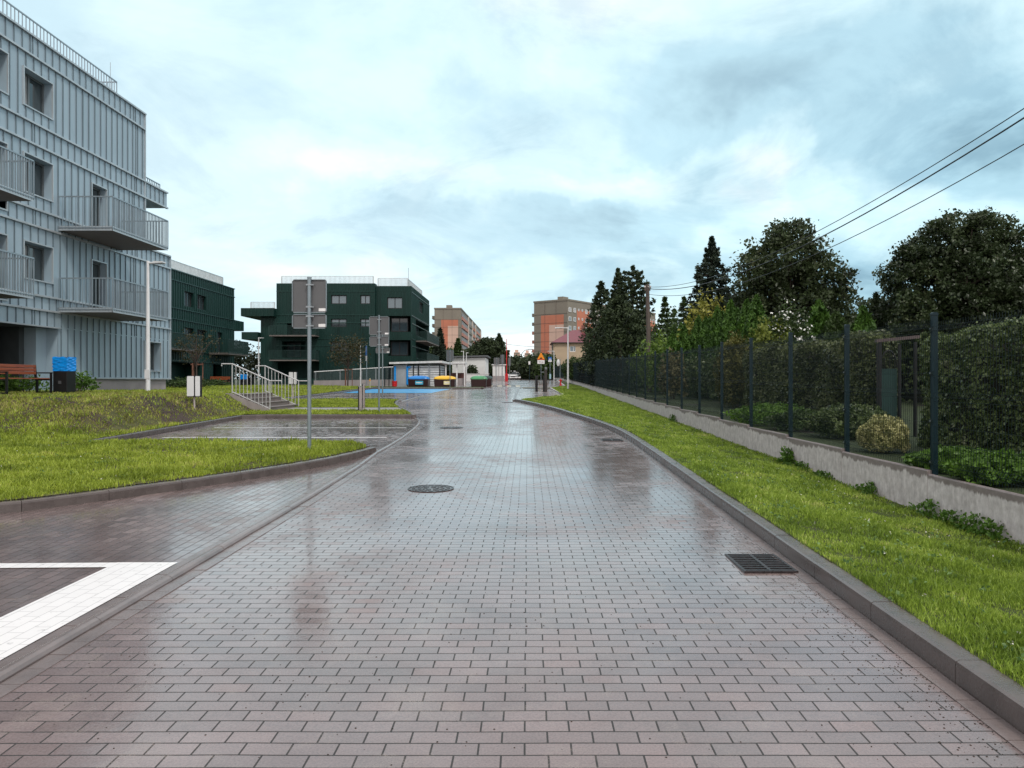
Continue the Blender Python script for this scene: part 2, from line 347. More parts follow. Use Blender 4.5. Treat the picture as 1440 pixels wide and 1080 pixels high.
def soilgrass(name, a, b_, soil, thr=.62, sc=.45):
    m, t, b = newmat(name); c = tn(t, 'ShaderNodeTexCoord').outputs['Object']
    n1 = noise(t, c, 2.2, 6, .65); n2 = noise(t, c, sc, 6, .7, .4); n3 = noise(t, c, 40, 3, .6)
    g = cramp(t, n1.outputs['Fac'], [(.3, a), (.7, b_)]); s = cramp(t, n3.outputs['Fac'], [(.3, tuple(x*.5 for x in soil)), (.7, tuple(x*1.5 for x in soil))])
    f = cramp(t, n2.outputs['Fac'], [(thr-.02, 0.), (thr+.03, 1.)])
    x = mixc(t, f.outputs[0], g.outputs[0], s.outputs[0]); t.links.new(x.outputs[0], b.inputs['Base Color']); b.inputs['Roughness'].default_value = .9
    bp = tn(t, 'ShaderNodeBump'); bp.inputs['Strength'].default_value = .8; bp.inputs['Distance'].default_value = .05; t.links.new(n3.outputs['Fac'], bp.inputs['Height']); t.links.new(bp.outputs[0], b.inputs['Normal'])
    MATS[name] = m; return m
M_lawn = soilgrass('lawn_soil', (.030, .045, .008), (.065, .090, .014), (.05, .04, .03), .66)
M_bank = soilgrass('bank_soil', (.05, .055, .015), (.11, .11, .035), (.060, .042, .032), .5, .6)
M_earth = soilgrass('garden_ground', (.015, .028, .008), (.035, .06, .014), (.03, .025, .02), .6)
M_kerb = mat('wet_kerb_concrete', (.105, .088, .083), .28, 0, .2, 5, .25, 60, .6)
M_conc = mat('concrete', (.30, .27, .26), .7, 0, .18, 2.5, .3, 50)
M_path = mat('path_concrete', (.24, .22, .21), .45, 0, .2, 1.5, .2, 30)
M_gutter = mat('gutter_slab', (.18, .148, .143), .16, 0, .2, 3, .25, 50, .6)

# ---------------------------------------------------------------- terrain
def sstep(x): x = np.clip(x, 0, 1); return x*x*(3-2*x)
def hleft(X, Y):
    X = np.asarray(X, float); Y = np.asarray(Y, float); near = prof(Y)+.135
    plat = np.maximum(near, 1.26+.0015*(Y-25)); T = sstep((-9.75-X)/1.25)*sstep((Y-16.3-np.clip((-12-X)*.12, 0, 1.2))/4.6)
    T2 = sstep((-13.2-X)/7.0); q = sstep((Y-30.6)/5); T = T*(1-q)+T2*q
    base = near*(1-T)+plat*T
    bumps = .035*np.sin(X*1.3+Y*.7)*np.sin(Y*1.1-X*.4)*np.clip(T*4*(1-T)+.25, 0, 1)
    return base+bumps*sstep((-X-4.5)/2)
def hright(X, Y):
    X = np.asarray(X, float); Y = np.asarray(Y, float); t = np.clip((X-2.4)/2.4, 0, 1)
    return prof(Y)+.125-(.22*sstep(t))*np.clip(1.25-Y/60, .15, 1)+.012*np.sin(X*5+Y*2)*np.sin(Y*2.7)
flat = lambda dz: (lambda X, Y: prof(Y)+dz)
# base ground to the horizon
gy = np.concatenate([np.linspace(-40, 300, 60), [420, 700, 1100, 1800]]); gx = np.concatenate([[-1500, -600, -250], np.linspace(-120, 120, 30), [250, 600, 1500]])
XX, YY = np.meshgrid(gx, gy); V = np.stack([XX.ravel(), YY.ravel(), (prof(YY)-.22).ravel()], 1)
nx = len(gx); F = np.array([(j*nx+i, j*nx+i+1, (j+1)*nx+i+1, (j+1)*nx+i) for j in range(len(gy)-1) for i in range(nx-1)])
tag(mesh_np('ground', V, F, 4, M_earth), kind='structure')

left_edge = [(-2.78, -3), (-2.78, 4.1), (-2.77, 9.5), (-2.83, 13), (-2.93, 14.8)]
bay_curve = smooth_path([(-2.93, 14.8), (-2.94, 17.0), (-3.03, 19.5), (-3.18, 22), (-3.42, 24.0), (-3.75, 25.3)], 5)
tipc = smooth_path([(-3.75, 25.3), (-4.25, 27.3), (-4.95, 30), (-5.8, 33.5), (-6.35, 37.2)], 4)
right_edge = smooth_path([(2.25, -3), (2.25, 3), (2.30, 9), (2.36, 15), (2.33, 19), (2.05, 22.5), (1.6, 26), (1.05, 30), (.3, 34.3), (-.35, 37.4), (-.66, 38.6)], 5)
road_poly = [(-13.2, 39)]+[(-13.2, 66), (-9, 69.2), (-9, 200), (-12, 258), (12, 258), (4.4, 150), (4.4, 62)]+[(4.2, 50), (2.9, 36), (2.9, -3), (-6.5, -3), (-6.5, 12), (-5, 28), (-9, 39)]
sheet('road', road_poly, flat(0), M_road, 1.6)
# --- bays
bay_a = [(-14, -3), (-2.98, -3), (-2.98, 4.1), (-2.97, 9.5), (-3.03, 13), (-3.1, 14.8), (-3.7, 14.0), (-14, 14.0)]
sheet('parking_bay', bay_a, flat(.004), M_bay, 1.2)
bayr = [(x-.12, y) for x, y in bay_curve]
bay_b = [(-9.35, 16.0)]+bayr+[(-9.5, 25.3)]
sheet('parking_bay', bay_b, flat(.004), M_bay, 1.0)
bay_c = [(-12.8, 38.2), (-6.55, 38.2), (-6.6, 52), (-12.8, 52)]
sheet('parking_bay', bay_c, flat(.004), M_bay, 1.5)
m_, t_, b_ = newmat('blue_bay_paint'); c_ = tn(t_, 'ShaderNodeTexCoord').outputs['Object']; n_ = noise(t_, c_, 1.3, 5)
r_ = cramp(t_, n_.outputs['Fac'], [(.3, (.01, .26, .62)), (.7, (.06, .46, .85))]); t_.links.new(r_.outputs[0], b_.inputs[0]); b_.inputs['Roughness'].default_value = .3
sheet('painted_bay', [(-12.8, 52.2), (-6.6, 52.2), (-6.4, 62.5), (-12.8, 62.5)], flat(.008), m_, 1.5)
# --- lawns
arc_kerb = smooth_path([(-16, 5.3), (-10, 6.95), (-7.6, 7.85), (-6.0, 8.62), (-5.05, 9.9), (-4.45, 10.8), (-3.56, 12.6), (-3.14, 14.0), (-2.98, 14.85)], 5)
lawnA = [(-60, 5.3), (-16, 5.45)]+[(x-.14, y+.05) for x, y in arc_kerb[1:-1]]+[(-3.3, 15.2), (-3.75, 15.95), (-9.45, 15.95), (-9.55, 25.42), (-9.31, 25.5), (-9.31, 27.14), (-10.75, 27.14), (-10.75, 30.66), (-9.31, 30.66), (-9.31, 37.9), (-13.1, 37.9), (-13.1, 66), (-60, 72)]
sheet('lawn', lawnA, hleft, M_bank, .38)
tl = [(x-.16, y) for x, y in tipc]
def cut(a, b): return [p for p in tl if a < p[1] < b]
lawnB = [(-9.3, 25.45), (tl[0][0], 25.45)]+cut(25.5, 27.8)+[(-4.55, 27.9), (-9.3, 27.9)]
sheet('lawn', lawnB, hleft, M_lawn, .5)
sheet('path', [(-9.35, 27.9), (-4.55, 27.9)]+cut(27.95, 29.9)+[(-5.15, 30.0), (-9.35, 30.0)], lambda X, Y: prof(Y)+.13, M_path, .7)
lawnC = [(-9.3, 30.0), (-5.15, 30.0)]+cut(30.05, 37.1)+[(-6.5, 37.9), (-9.3, 37.9)]
sheet('lawn', lawnC, lambda X, Y: hleft(X, Y)+.002, M_lawn, .6)
re_ = [(x+.14, y) for x, y in right_edge]
lawnR = re_+[(2.0, 44.6), (2.2, 45.2), (1.95, 62), (2.5, 70), (4.3, 90), (4.88, 150), (4.88, -3)]
lawnR = [(2.39, -3)]+re_[1:-3]+[(-.1, 38.75), (2.1, 45.0), (1.95, 62.6), (3.6, 70), (4.3, 100), (4.84, 150), (4.84, -3)]
sheet('lawn', lawnR, hright, M_lawn, .5)
# paved island pad and strip behind it
sheet('pavement', [(-.66, 38.7), (2.1, 45.0), (1.8, 61.5), (-.66, 61.5)], flat(.07), M_pad, 1.2)
sheet('lawn', [(-.7, 61.7), (1.9, 61.7), (1.9, 63.8), (-.3, 63.8)], flat(.10), M_lawn, .8)
sheet('lawn', [(-13, 63.0), (-3.6, 63.0), (-3.9, 66.0), (-13, 66.4)], flat(.10), M_lawn, .8)
# garden behind the wall, and the land on the left
sheet('garden_ground', [(4.92, -3), (4.92, 160), (60, 160), (60, -3)], lambda X, Y: prof(Y)+.36+.02*np.sin(X*2+Y), M_earth, 3.0)
sheet('path', [(-40, 26.8), (-13, 26.8), (-10.7, 27.3), (-10.7, 30.5), (-13, 29.2), (-40, 28.4)], lambda X, Y: hleft(X, Y)+.03, M_path, .8)
sheet('path', [(-40, 36.5), (-18, 36.5), (-13.4, 40), (-13.4, 41.4), (-18, 38.4), (-40, 38.4)], lambda X, Y: hleft(X, Y)+.03, M_path, .8)

# --- kerbs
KP = lambda h, w_: [(0, -.15), (w_, -.15), (w_, h-.004), (w_-.012, h), (.022, h), (.006, h-.008), (0, h-.03)]
def kerb(name, pts, h=.125, w_=.15, zf=None, seg=1.0, prof_=None, m=M_kerb):
    mb = MB(); sweep(mb, pts, prof_ or KP(h, w_), zf or (lambda X, Y: prof(Y)), seg); return tag(mb.build(name, m), kind='structure')
NP = [(-.15, -.15), (0, -.15)]  # profile offset is to the left of travel
kerb('kerb', right_edge[::-1], .125, .15)
kerb('gutter', [(x, y) for x, y in right_edge[::-1]], prof_=[(-.115, -.1), (-.006, -.1), (-.006, .005), (-.115, .005)], m=M_gutter, seg=.205)
RP = [(0, -.1), (0, .014), (.012, .032), (.035, .042), (.06, .042), (.085, .034), (.10, .018), (.10, -.1)]
IP = [(.106, -.1), (.106, .010), (.20, .010), (.20, -.1)][::-1]
kerb('flush_kerb', left_edge, prof_=RP, m=M_gutter)
kerb('gutter', left_edge, prof_=[(-.125, -.1), (-.006, -.1), (-.006, .005), (-.125, .005)], m=M_gutter, seg=.205)
kerb('gutter', left_edge, prof_=IP, m=M_gutter, seg=.3)
kerb('flush_kerb', bay_curve, prof_=RP, m=M_gutter, seg=.4)
kerb('gutter', [(x, y) for x, y in bay_curve], prof_=[(-.125, -.1), (-.006, -.1), (-.006, .005), (-.125, .005)], m=M_gutter, seg=.205)
kerb('kerb', arc_kerb, .13, .13)
kerb('kerb', [(-3.2, 15.35), (-3.75, 15.8), (-9.35, 15.85)], .10, .08)
kerb('kerb', [(-9.4, 15.95), (-9.5, 25.35), (-3.75, 25.35)][::1], .13, .12)
kerb('kerb', tipc, .13, .12)
kerb('kerb', [(-6.35, 37.3), (-6.6, 38.0), (-12.9, 38.0), (-12.95, 62.8), (-3.9, 62.8)], .12, .12)
kerb('flush_kerb', [(-6.35, 38), (-6.45, 52), (-6.2, 62.4)], prof_=RP, m=M_gutter)
M_kw = mat('dry_kerb_concrete', (.5, .48, .47), .5, 0, .15, 5, .2)
kerb('kerb', [(1.84, 61.5), (2.14, 45.0), (-.05, 38.75)], .13, .12, m=M_kw)
kerb('kerb', [(-.66, 38.7), (-.66, 61.6), (1.9, 61.6)], .075, .12)
kerb('kerb', [(4.2, 110), (3.4, 70), (2.0, 63.6), (-.4, 63.9)], .12, .14, m=M_kw)

# --- painted markings
m_, t_, b_ = newmat('white_road_paint'); c_ = tn(t_, 'ShaderNodeTexCoord').outputs['Object']
br = tn(t_, 'ShaderNodeTexBrick'); mp = tn(t_, 'ShaderNodeMapping'); mp.inputs['Rotation'].default_value = (0, 0, PI/2); t_.links.new(c_, mp.inputs[0]); t_.links.new(mp.outputs[0], br.inputs[0])
br.inputs['Scale'].default_value = 1; br.inputs['Brick Width'].default_value = .205; br.inputs['Row Height'].default_value = .105; br.inputs['Mortar Size'].default_value = .003
for k_, v_ in (('Color1', .84), ('Color2', .87), ('Mortar', .5)): br.inputs[k_].default_value = (v_, v_, v_, 1)
n_ = noise(t_, c_, 14, 6, .7); r_ = cramp(t_, n_.outputs['Fac'], [(.27, .45), (.37, 1.)]); x_ = mixc(t_, 1, br.outputs[0], r_.outputs[0], 'MULTIPLY')
t_.links.new(x_.outputs[0], b_.inputs[0]); b_.inputs['Roughness'].default_value = .3; M_paint = m_
sheet('road_marking', [(-3.50, 2.0), (-2.985, 2.0), (-2.985, 6.43), (-3.50, 6.43)], flat(.012), M_paint, .8)
sheet('road_marking', [(-12, 6.04), (-3.503, 6.28), (-3.503, 6.43), (-12, 6.19)], flat(.010), M_paint, .8)
for y_ in (18.1, 21.1): sheet('road_marking', [(-8.8, y_), (-3.4, y_), (-3.4, y_+.12), (-8.8, y_+.12)], flat(.010), M_paint, 1.)
for y_ in (41, 43.7, 46.4, 49): sheet('road_marking', [(-12.6, y_), (-6.8, y_), (-6.8, y_+.14), (-12.6, y_+.14)], flat(.010), M_paint, 1.)
for y_ in (55.5, 59): sheet('road_marking', [(-12.4, y_), (-6.9, y_), (-6.9, y_+.12), (-12.4, y_+.12)], flat(.014), M_paint, 1.)

# --- grass blades
def blades(name, poly, hf, dens, m, hgt=(.05, .10), wid=.006, patch=None, far=70):
    xs = [p[0] for p in poly]; ys = [p[1] for p in poly]; Y0, Y1 = max(2.2, min(ys)), min(far, max(ys)); X0, X1 = max(-34, min(xs)), min(12, max(xs))
    PX = []; PY = []
    edges = [Y0]
    while edges[-1] < Y1: edges.append(min(Y1, edges[-1]*1.12+.1))
    for a, b in zip(edges, edges[1:]):
        yc = (a+b)/2; xa = max(X0, -.95*b-1); xb = min(X1, .9*b+1)
        if xb <= xa: continue
        d = dens*min(1, (4.5/yc)**1.55); n = int(d*(b-a)*(xb-xa)); PX.append(rng.uniform(xa, xb, n)); PY.append(rng.uniform(a, b, n))
    x = np.concatenate(PX); y = np.concatenate(PY); k = in_poly(x, y, poly); x = x[k]; y = y[k]
    if patch is not None: k = rng.random(len(x)) < patch(x, y); x = x[k]; y = y[k]
    n = len(x); z = hf(x, y); dist = np.sqrt(x*x+y*y)
    cl = .78+.28*np.sin(x*2.3+1.7*np.sin(y*1.9))*np.sin(y*2.9+x)+.25*np.sin(x*7.1+y*5.3)*np.sin(y*6.1-x*3)
    h = rng.uniform(hgt[0], hgt[1], n)*cl*(1+.3*(rng.random(n) > .97)); wd = wid*np.clip(dist/5.5, 1, 7)*rng.uniform(.7, 1.3, n)
    a = rng.uniform(0, 2*PI, n); lean = rng.uniform(.1, .75, n)*h; la = rng.uniform(0, 2*PI, n)
    ux, uy = np.cos(a)*wd/2, np.sin(a)*wd/2; lx, ly = np.cos(la)*lean, np.sin(la)*lean
    B = np.stack([x, y, z-.01], 1); U = np.stack([ux, uy, 0*ux], 1); Lm = np.stack([lx*.3, ly*.3, h*.6], 1); Lt = np.stack([lx, ly, h], 1)
    V = np.stack([B-U, B+U, B+Lm-U*.7, B+Lm+U*.7, B+Lt], 1).reshape(-1, 3); i = np.arange(n)[:, None]*5
    F = np.concatenate([i+[0, 1, 3], i+[0, 3, 2], i+[2, 3, 4]])
    print(name, n); o = mesh_np(name, V, F, 3, m); return tag(o, kind='stuff')
M_gr = leafmat('grass_blade', (.12, .20, .022), (.38, .52, .075), 1.6, .3, .45, (.62, .60, .24))
M_gl = leafmat('grass_blade_left', (.15, .21, .020), (.42, .52, .065), 1.1, .3, .5, (.55, .50, .18))
M_gk = leafmat('grass_blade_dry', (.14, .15, .035), (.44, .42, .13), 1.5, .3, .6, (.60, .54, .28))
g = blades('grass', lawnR, hright, 7500, M_gr, (.035, .085), .0065, None, 75); tag(g, 'short bright green lawn grass between the right kerb and the wall', 'grass')
bankf = lambda x, y: sstep((y-17.2-.5*np.sin(x*.8))/1.6)*sstep((25.5-y)/1.5+(x < -12)*sstep((30-y)/3))*(x < -9.6)
def bare(x, y): v = np.sin(x*1.15+.8)*np.sin(y*1.7+x*.45+.6)+.4*np.sin(x*3.7+y*2.1)*np.sin(y*4.1)+.2*np.sin(x*9)*np.sin(y*11); return (v > .42)*bankf(x, y)*(y > 18.6)*(y < 23.6)
lp = lambda x, y: (1-.7*bankf(x, y))*(.8+.2*np.sin(x*.9+2*np.sin(y*.8))*np.sin(y*1.4))
lq = lambda x, y: np.clip(bankf(x, y), 0, 1)*(1-.93*bare(x, y))*.75
g = blades('grass', lawnA, hleft, 6500, M_gl, (.05, .12), .007, lp, 66); tag(g, 'long yellowish green grass on the left lawn', 'grass')
g = blades('grass', lawnA, hleft, 5200, M_gk, (.04, .11), .007, lq, 40); tag(g, 'drier straw-tinted grass on the bank below the bench', 'grass')
for pl, lb in ((lawnB, 'narrow grass strip between the parking bay kerb and the path'), (lawnC, 'grass strip beyond the concrete path to the steps')):
    g = blades('grass', pl, lambda X, Y: hleft(X, Y)+.002, 6500, M_gl, (.05, .10), .007, None, 66); tag(g, lb, 'grass')
# loose earth clods on the bank
def clods():
    n = 9000; x = rng.uniform(-24, -9.9, n); y = rng.uniform(16.5, 24, n); k = bare(x, y) > .5; x = x[k]; y = y[k]; s = rng.uniform(.012, .05, len(x)); z = hleft(x, y)+s*.2
    B = np.stack([x, y, z], 1); o = np.array([(1, 0, -.3), (0, 1, -.3), (-1, 0, -.3), (0, -1, -.3), (.1, .1, .7)])
    V = (B[:, None]+o[None]*s[:, None, None]*rng.uniform(.6, 1.3, (len(x), 5, 1))).reshape(-1, 3); i = np.arange(len(x))[:, None]*5
    F = np.concatenate([i+[0, 1, 4], i+[1, 2, 4], i+[2, 3, 4], i+[3, 0, 4]])
    tag(mesh_np('loose_earth', V, F, 3, mat('earth_clods', (.05, .040, .034), .9, 0, .4, 9)), 'dark bare earth clods in patches on the grassy bank', 'soil', kind='stuff')
clods()

def rosettes(name, poly, hf, n, label):
    xs = [p[0] for p in poly]; ys = [p[1] for p in poly]; x = rng.uniform(max(-14, min(xs)), max(xs), n); y = 3.3+(min(24, max(ys))-3.3)*rng.random(n)**1.6; k = in_poly(x, y, poly); x, y = x[k], y[k]; m_ = 9
    r = rng.uniform(.02, .07, len(x)); P = np.stack([np.repeat(x, m_)+rng.normal(size=len(x)*m_)*np.repeat(r, m_), np.repeat(y, m_)+rng.normal(size=len(x)*m_)*np.repeat(r, m_), 0*np.repeat(x, m_)], 1); P[:, 2] = hf(P[:, 0], P[:, 1])+.02+.045*rng.random(len(P))
    tag(leaves(name, P, .022, leafmat('clover_leaf', (.06, .13, .03), (.20, .32, .10), 5, .2), None, 1.3), label, 'clover', kind='stuff')
rosettes('clover', lawnR, hright, 420, 'clover and small weed leaves scattered through the right verge'); rosettes('clover', lawnA, hleft, 500, 'clover and small weed leaves scattered through the left lawn')
def seedheads():
    n = 150; x = np.concatenate([rng.uniform(2.5, 4.8, n), rng.uniform(-12, -4, n)]); y = 3.4+rng.random(2*n)**1.5*20; k = in_poly(x, y, lawnR) | in_poly(x, y, lawnA); x, y = x[k], y[k]; z = np.where(x > 0, hright(x, y), hleft(x, y)); P = np.stack([x, y, z+.075+.03*rng.random(len(x))], 1); P = np.repeat(P, 3, 0)+rng.normal(size=(len(x)*3, 3))*.006
    tag(leaves('small_flowers', P, .009, mat('pale_flower', (.7, .7, .6), .6)), 'tiny pale flowers dotted in the grass on both sides', 'flowers', kind='stuff')
seedheads()
# ---------------------------------------------------------------- buildings
M_blue = mat('blue_grey_cladding', (.35, .455, .525), .42, .1, .10, 1.2, .12, 25, .5, vec=(1, 1, .25))
M_blueseam = mat('blue_grey_seam', (.17, .22, .25), .4, .3, .1, 2)
M_bluetrim = mat('blue_grey_flashing', (.45, .50, .53), .35, .3, .1, 2)
M_grn = mat('dark_green_cladding', (.005, .030, .025), .5, .1, .25, .8, .12, 25, .3, vec=(1, 1, .25))
M_grnseam = mat('dark_green_seam', (.010, .048, .040), .4, .3, .1, 2)
M_galv = mat('galvanised_steel', (.33, .37, .39), .35, .7, .12, 6)
M_railb = mat('blue_grey_railing', (.30, .36, .40), .4, .4, .1, 3)
M_slab = mat('balcony_concrete', (.17, .15, .14), .7, 0, .2, 2, .2, 30)
M_plinth = mat('plinth_concrete', (.33, .30, .30), .7, 0, .15, 1.5, .2, 40)
M_frame = mat('window_frame_grey', (.12, .14, .15), .4)
M_framew = mat('window_frame_white', (.75, .76, .76), .4)
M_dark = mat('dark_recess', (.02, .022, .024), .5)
def glassm(name, col, rough=.04, spec=.9, metal=0.):
    m, t, b = newmat(name); c = tn(t, 'ShaderNodeTexCoord').outputs['Object']; n = noise(t, c, .8, 2)
    bp = tn(t, 'ShaderNodeBump'); bp.inputs['Strength'].default_value = .05; t.links.new(n.outputs['Fac'], bp.inputs['Height']); t.links.new(bp.outputs[0], b.inputs['Normal'])
    b.inputs['Base Color'].default_value = (*col, 1); b.inputs['Roughness'].default_value = rough; b.inputs['Specular IOR Level'].default_value = spec; b.inputs['Metallic'].default_value = metal; MATS[name] = m; return m
M_glass = glassm('window_glass', (.035, .05, .055)); M_glass2 = glassm('mirror_like_glass', (.16, .20, .22), .06, 1., .55)
M_curt = mat('curtain', (.35, .37, .38), .8)

def wall(mb, O, U, Nn, u0, u1, z0, z1, holes=(), depth=.36):
    O = Vector(O); U = Vector(U); Nn = Vector(Nn); P = lambda u, z, n=0: tuple(O+U*u+Nn*n+Vector((0, 0, z)))
    us = sorted({u0, u1} | {min(max(a, u0), u1) for h in holes for a in (h[0], h[1])}); zs = sorted({z0, z1} | {min(max(a, z0), z1) for h in holes for a in (h[2], h[3])})
    for i in range(len(us)-1):
        for j in range(len(zs)-1):
            a, b, c, d = us[i], us[i+1], zs[j], zs[j+1]; um, zm_ = (a+b)/2, (c+d)/2
            if any(h[0] < um < h[1] and h[2] < zm_ < h[3] for h in holes): continue
            mb.add([P(a, c), P(b, c), P(b, d), P(a, d)], [(0, 1, 2, 3)])
    for h in holes:
        a, b, c, d = h[:4]; dp = h[4] if len(h) > 4 else depth
        mb.add([P(a, c), P(b, c), P(b, d), P(a, d), P(a, c, -dp), P(b, c, -dp), P(b, d, -dp), P(a, d, -dp)], [(0, 4, 5, 1), (1, 5, 6, 2), (2, 6, 7, 3), (3, 7, 4, 0)])
def seams(mb, O, U, Nn, u0, u1, z0, z1, sp, off=0., holes=(), w_=.022, pr=.04):
    u = u0+off
    while u < u1-.03:
        iv = [(z0, z1)]
        for h in holes:
            if h[0]-.04 < u < h[1]+.04:
                nv = []
                for a, b in iv:
                    if h[2]-.05 > a: nv.append((a, min(b, h[2]-.05)))
                    if h[3]+.05 < b: nv.append((max(a, h[3]+.05), b))
                iv = nv
        for a, b in iv:
            if b-a > .05: mb.pbox(O, U, Nn, u-w_/2, u+w_/2, a, b, -.01, pr)
        u += sp
def window(root, O, U, Nn, h, dp=.33, fm=None, gm=None, mull=(.5,), trim=None, name='window', curtain=False, fw=.07):
    a, b, c, d = h[:4]; fm = fm or M_frame; gm = gm or M_glass; mb = MB()
    for q in ((a+.002, a+fw, c+.002, d-.002), (b-fw, b-.002, c+.002, d-.002), (a+fw, b-fw, c+.002, c+fw), (a+fw, b-fw, d-fw, d-.002)): mb.pbox(O, U, Nn, *q, -dp-.03, -dp+.05)
    for f in mull: u = a+(b-a)*f; mb.pbox(O, U, Nn, u-.045, u+.045, c+fw, d-fw, -dp-.03, -dp+.05)
    o = mb.build(name, fm, root, world=True)
    g = MB(); g.pbox(O, U, Nn, a+.03, b-.03, c+.03, d-.03, -dp-.02, -dp); g.build('pane', gm, o, world=True)
    if curtain: g = MB(); g.pbox(O, U, Nn, a+fw, a+(b-a)*.42, c+fw, d-fw, -dp+.001, -dp+.004); g.build('blind', M_curt, o, world=True)
    if trim:
        t = MB()
        for q in ((a-.05, a-.001, c-.05, d+.05), (b+.001, b+.05, c-.05, d+.05), (a-.001, b+.001, c-.05, c-.001), (a-.001, b+.001, d+.001, d+.05)): t.pbox(O, U, Nn, *q, .002, .055)
        t.build('trim', trim, o, world=True)
    return o
def rail(mb, p0, p1, h, sp=.11, bw=.012, bd=.035, low=.06, top=.045, z1=None):
    """a barred railing between two points, upright bars"""
    p0, p1 = Vector(p0), Vector(p1); d = p1-p0; Ln = math.hypot(d.x, d.y); t = Vector((d.x, d.y, 0))/Ln; s = d.z/Ln; n = Vector((-t.y, t.x, 0))
    k = max(1, round(Ln/sp))
    for i in range(k+1):
        u = Ln*i/k; b = p0+t*u+Vector((0, 0, s*u)); q = bw*(2.2 if i in (0, k) else 1)
        vs = [b+t*x+n*y+Vector((0, 0, z)) for z in (low-.04, h) for x, y in ((-q/2, -bd/2), (q/2, -bd/2), (q/2, bd/2), (-q/2, bd/2))]
        mb.add(vs, [(0, 3, 2, 1), (4, 5, 6, 7), (0, 1, 5, 4), (1, 2, 6, 5), (2, 3, 7, 6), (3, 0, 4, 7)])
    for zz, th in ((h, top), (low, .03)):
        vs = [p+n*y+Vector((0, 0, zz+z)) for p in (p0, p1) for y, z in ((-bd/2-.006, 0), (bd/2+.006, 0), (bd/2+.006, th), (-bd/2-.006, th))]
        mb.add(vs, [(0, 3, 2, 1), (4, 5, 6, 7), (0, 1, 5, 4), (1, 2, 6, 5), (2, 3, 7, 6), (3, 0, 4, 7)])

# ---- building 1: blue-grey, on the left
B1 = thing('apartment_building', 'tall blue-grey apartment building with seamed metal cladding and projecting barred balconies', 'building', (-18, 24, 1.35))
O, U, Nn = (-18, 0, 0), (0, 1, 0), (1, 0, 0)
h3 = [(24.4, 26.04, 11.62, 12.98), (26.9, 28.5, 11.6, 12.9), (20.6, 22.2, 11.6, 12.9)]
h2 = [(24.7, 26.0, 7.6, 9.85, .3), (26.9, 28.5, 8.5, 9.85), (31.1, 32.15, 7.6, 9.85, .3), (20.6, 22.2, 8.5, 9.85)]
h1 = [(24.7, 26.0, 4.5, 6.7, .3), (26.9, 28.5, 5.4, 6.7), (31.1, 32.15, 4.5, 6.68, .3), (20.6, 22.2, 5.4, 6.7)]
h0 = [(35.4, 36.9, 2.2, 3.55)]
wl = MB()
wall(wl, O, U, Nn, 12, 35.4, 11.08, 14.27, h3); wall(wl, O, U, Nn, 12, 37.6, 10.32, 11.08)
wall(wl, O, U, Nn, 12, 35.4, 7.97, 10.32, [q for q in h2]+[]); wall(wl, O, U, Nn, 12, 37.9, 3.71, 7.97, h1+[(24.7, 26.0, 7.6, 7.97, .3), (31.1, 32.15, 7.6, 7.97, .3)])
wall(wl, O, U, Nn, 28.9, 37.9, 1.82, 3.71, h0)
# stepped entrance recess
wl.pbox(O, U, Nn, 28.3, 28.9, 1.3, 3.71, -2.4, -.46); wl.pbox(O, U, Nn, 28.895, 29.3, 1.3, 3.70, -2.4, -.02); rw_ = MB(); rw_.pbox(O, U, Nn, 12, 28.29, 1.3, 3.71, -2.5, -2.2); rw_.pbox(O, U, Nn, 28.0, 28.29, 1.3, 3.70, -2.19, -.9); rw_.pbox(O, U, Nn, 12, 28.8, 3.70, 3.711, -2.19, -.05); rw_.build('recess_wall', mat('shaded_recess_panel', (.05, .06, .065), .6), B1, world=True)  # recess back and soffit coloured dark, their shade is painted in
wl.pbox(O, U, Nn, 12, 28.9, 3.712, 3.8, -2.5, -.01)
# body, ends and roofs
wl.box(-32, -18.45, 12.2, 35.38, 7.9, 14.2); wl.box(-32, -20.6, 12.2, 37.88, 1.4, 7.95); wl.box(-20.6, -18.42, 29.4, 37.88, 1.4, 7.95); wl.box(-20.6, -18.42, 12.2, 29.4, 3.85, 7.95)
wl.box(-30, -18.02, 35.42, 37.6, 10.32, 10.45); wl.box(-30, -18.02, 37.45, 37.6, 10.45, 11.08)
wl.box(-32, -18.003, 35.2, 35.4, 7.97, 14.27); wl.box(-32, -18.003, 37.7, 37.9, 1.82, 7.97); wl.box(-18.42, -18.003, 12.0, 12.2, 1.4, 14.2)
W_ = wl.build('wall', M_blue, B1, world=True)
sm = MB(); F1 = 35.36
for z0, z1, off, hs, ue in ((13.54, 14.24, .1, [], F1), (11.14, 13.46, .3, h3, F1), (10.38, 11.03, .2, [], 37.55), (8.03, 10.26, .0, h2, F1), (7.40, 7.92, .25, [(24.7, 26.0, 7, 8), (31.1, 32.15, 7, 8)], 37.85), (4.88, 7.30, .12, h1, 37.85), (4.36, 4.80, .33, h1, 37.85), (3.75, 4.28, .2, [], 37.85)):
    seams(sm, O, U, Nn, 12.1, ue, z0, z1, .43, off, hs); 
    for u_ in (16.3, 22.9, 27.2, 30.1, 34.2): sm.pbox(O, U, Nn, u_+off+.09, u_+off+.112, z0, z1, -.01, .03) if not any(q[0]-.1 < u_+off+.1 < q[1]+.1 for q in hs) else None
seams(sm, O, U, Nn, 28.9, 37.85, 1.86, 3.71, .43, .15, h0); into(sm, W_, M_blueseam)
tr = MB()
for z, ue in ((14.24, 35.45), (13.5, F1), (11.08, 37.6), (10.32, 37.6), (7.97, 37.9), (7.35, 37.9), (4.84, 37.9), (4.32, 37.9)): tr.pbox(O, U, Nn, 12, ue, z-.04, z+.03, -.02, .085)
tr.pbox(O, U, Nn, 12, 28.95, 3.69, 3.74, -.02, .07); tr.pbox(O, U, Nn, 28.95, 37.93, 1.78, 1.84, -.02, .075)
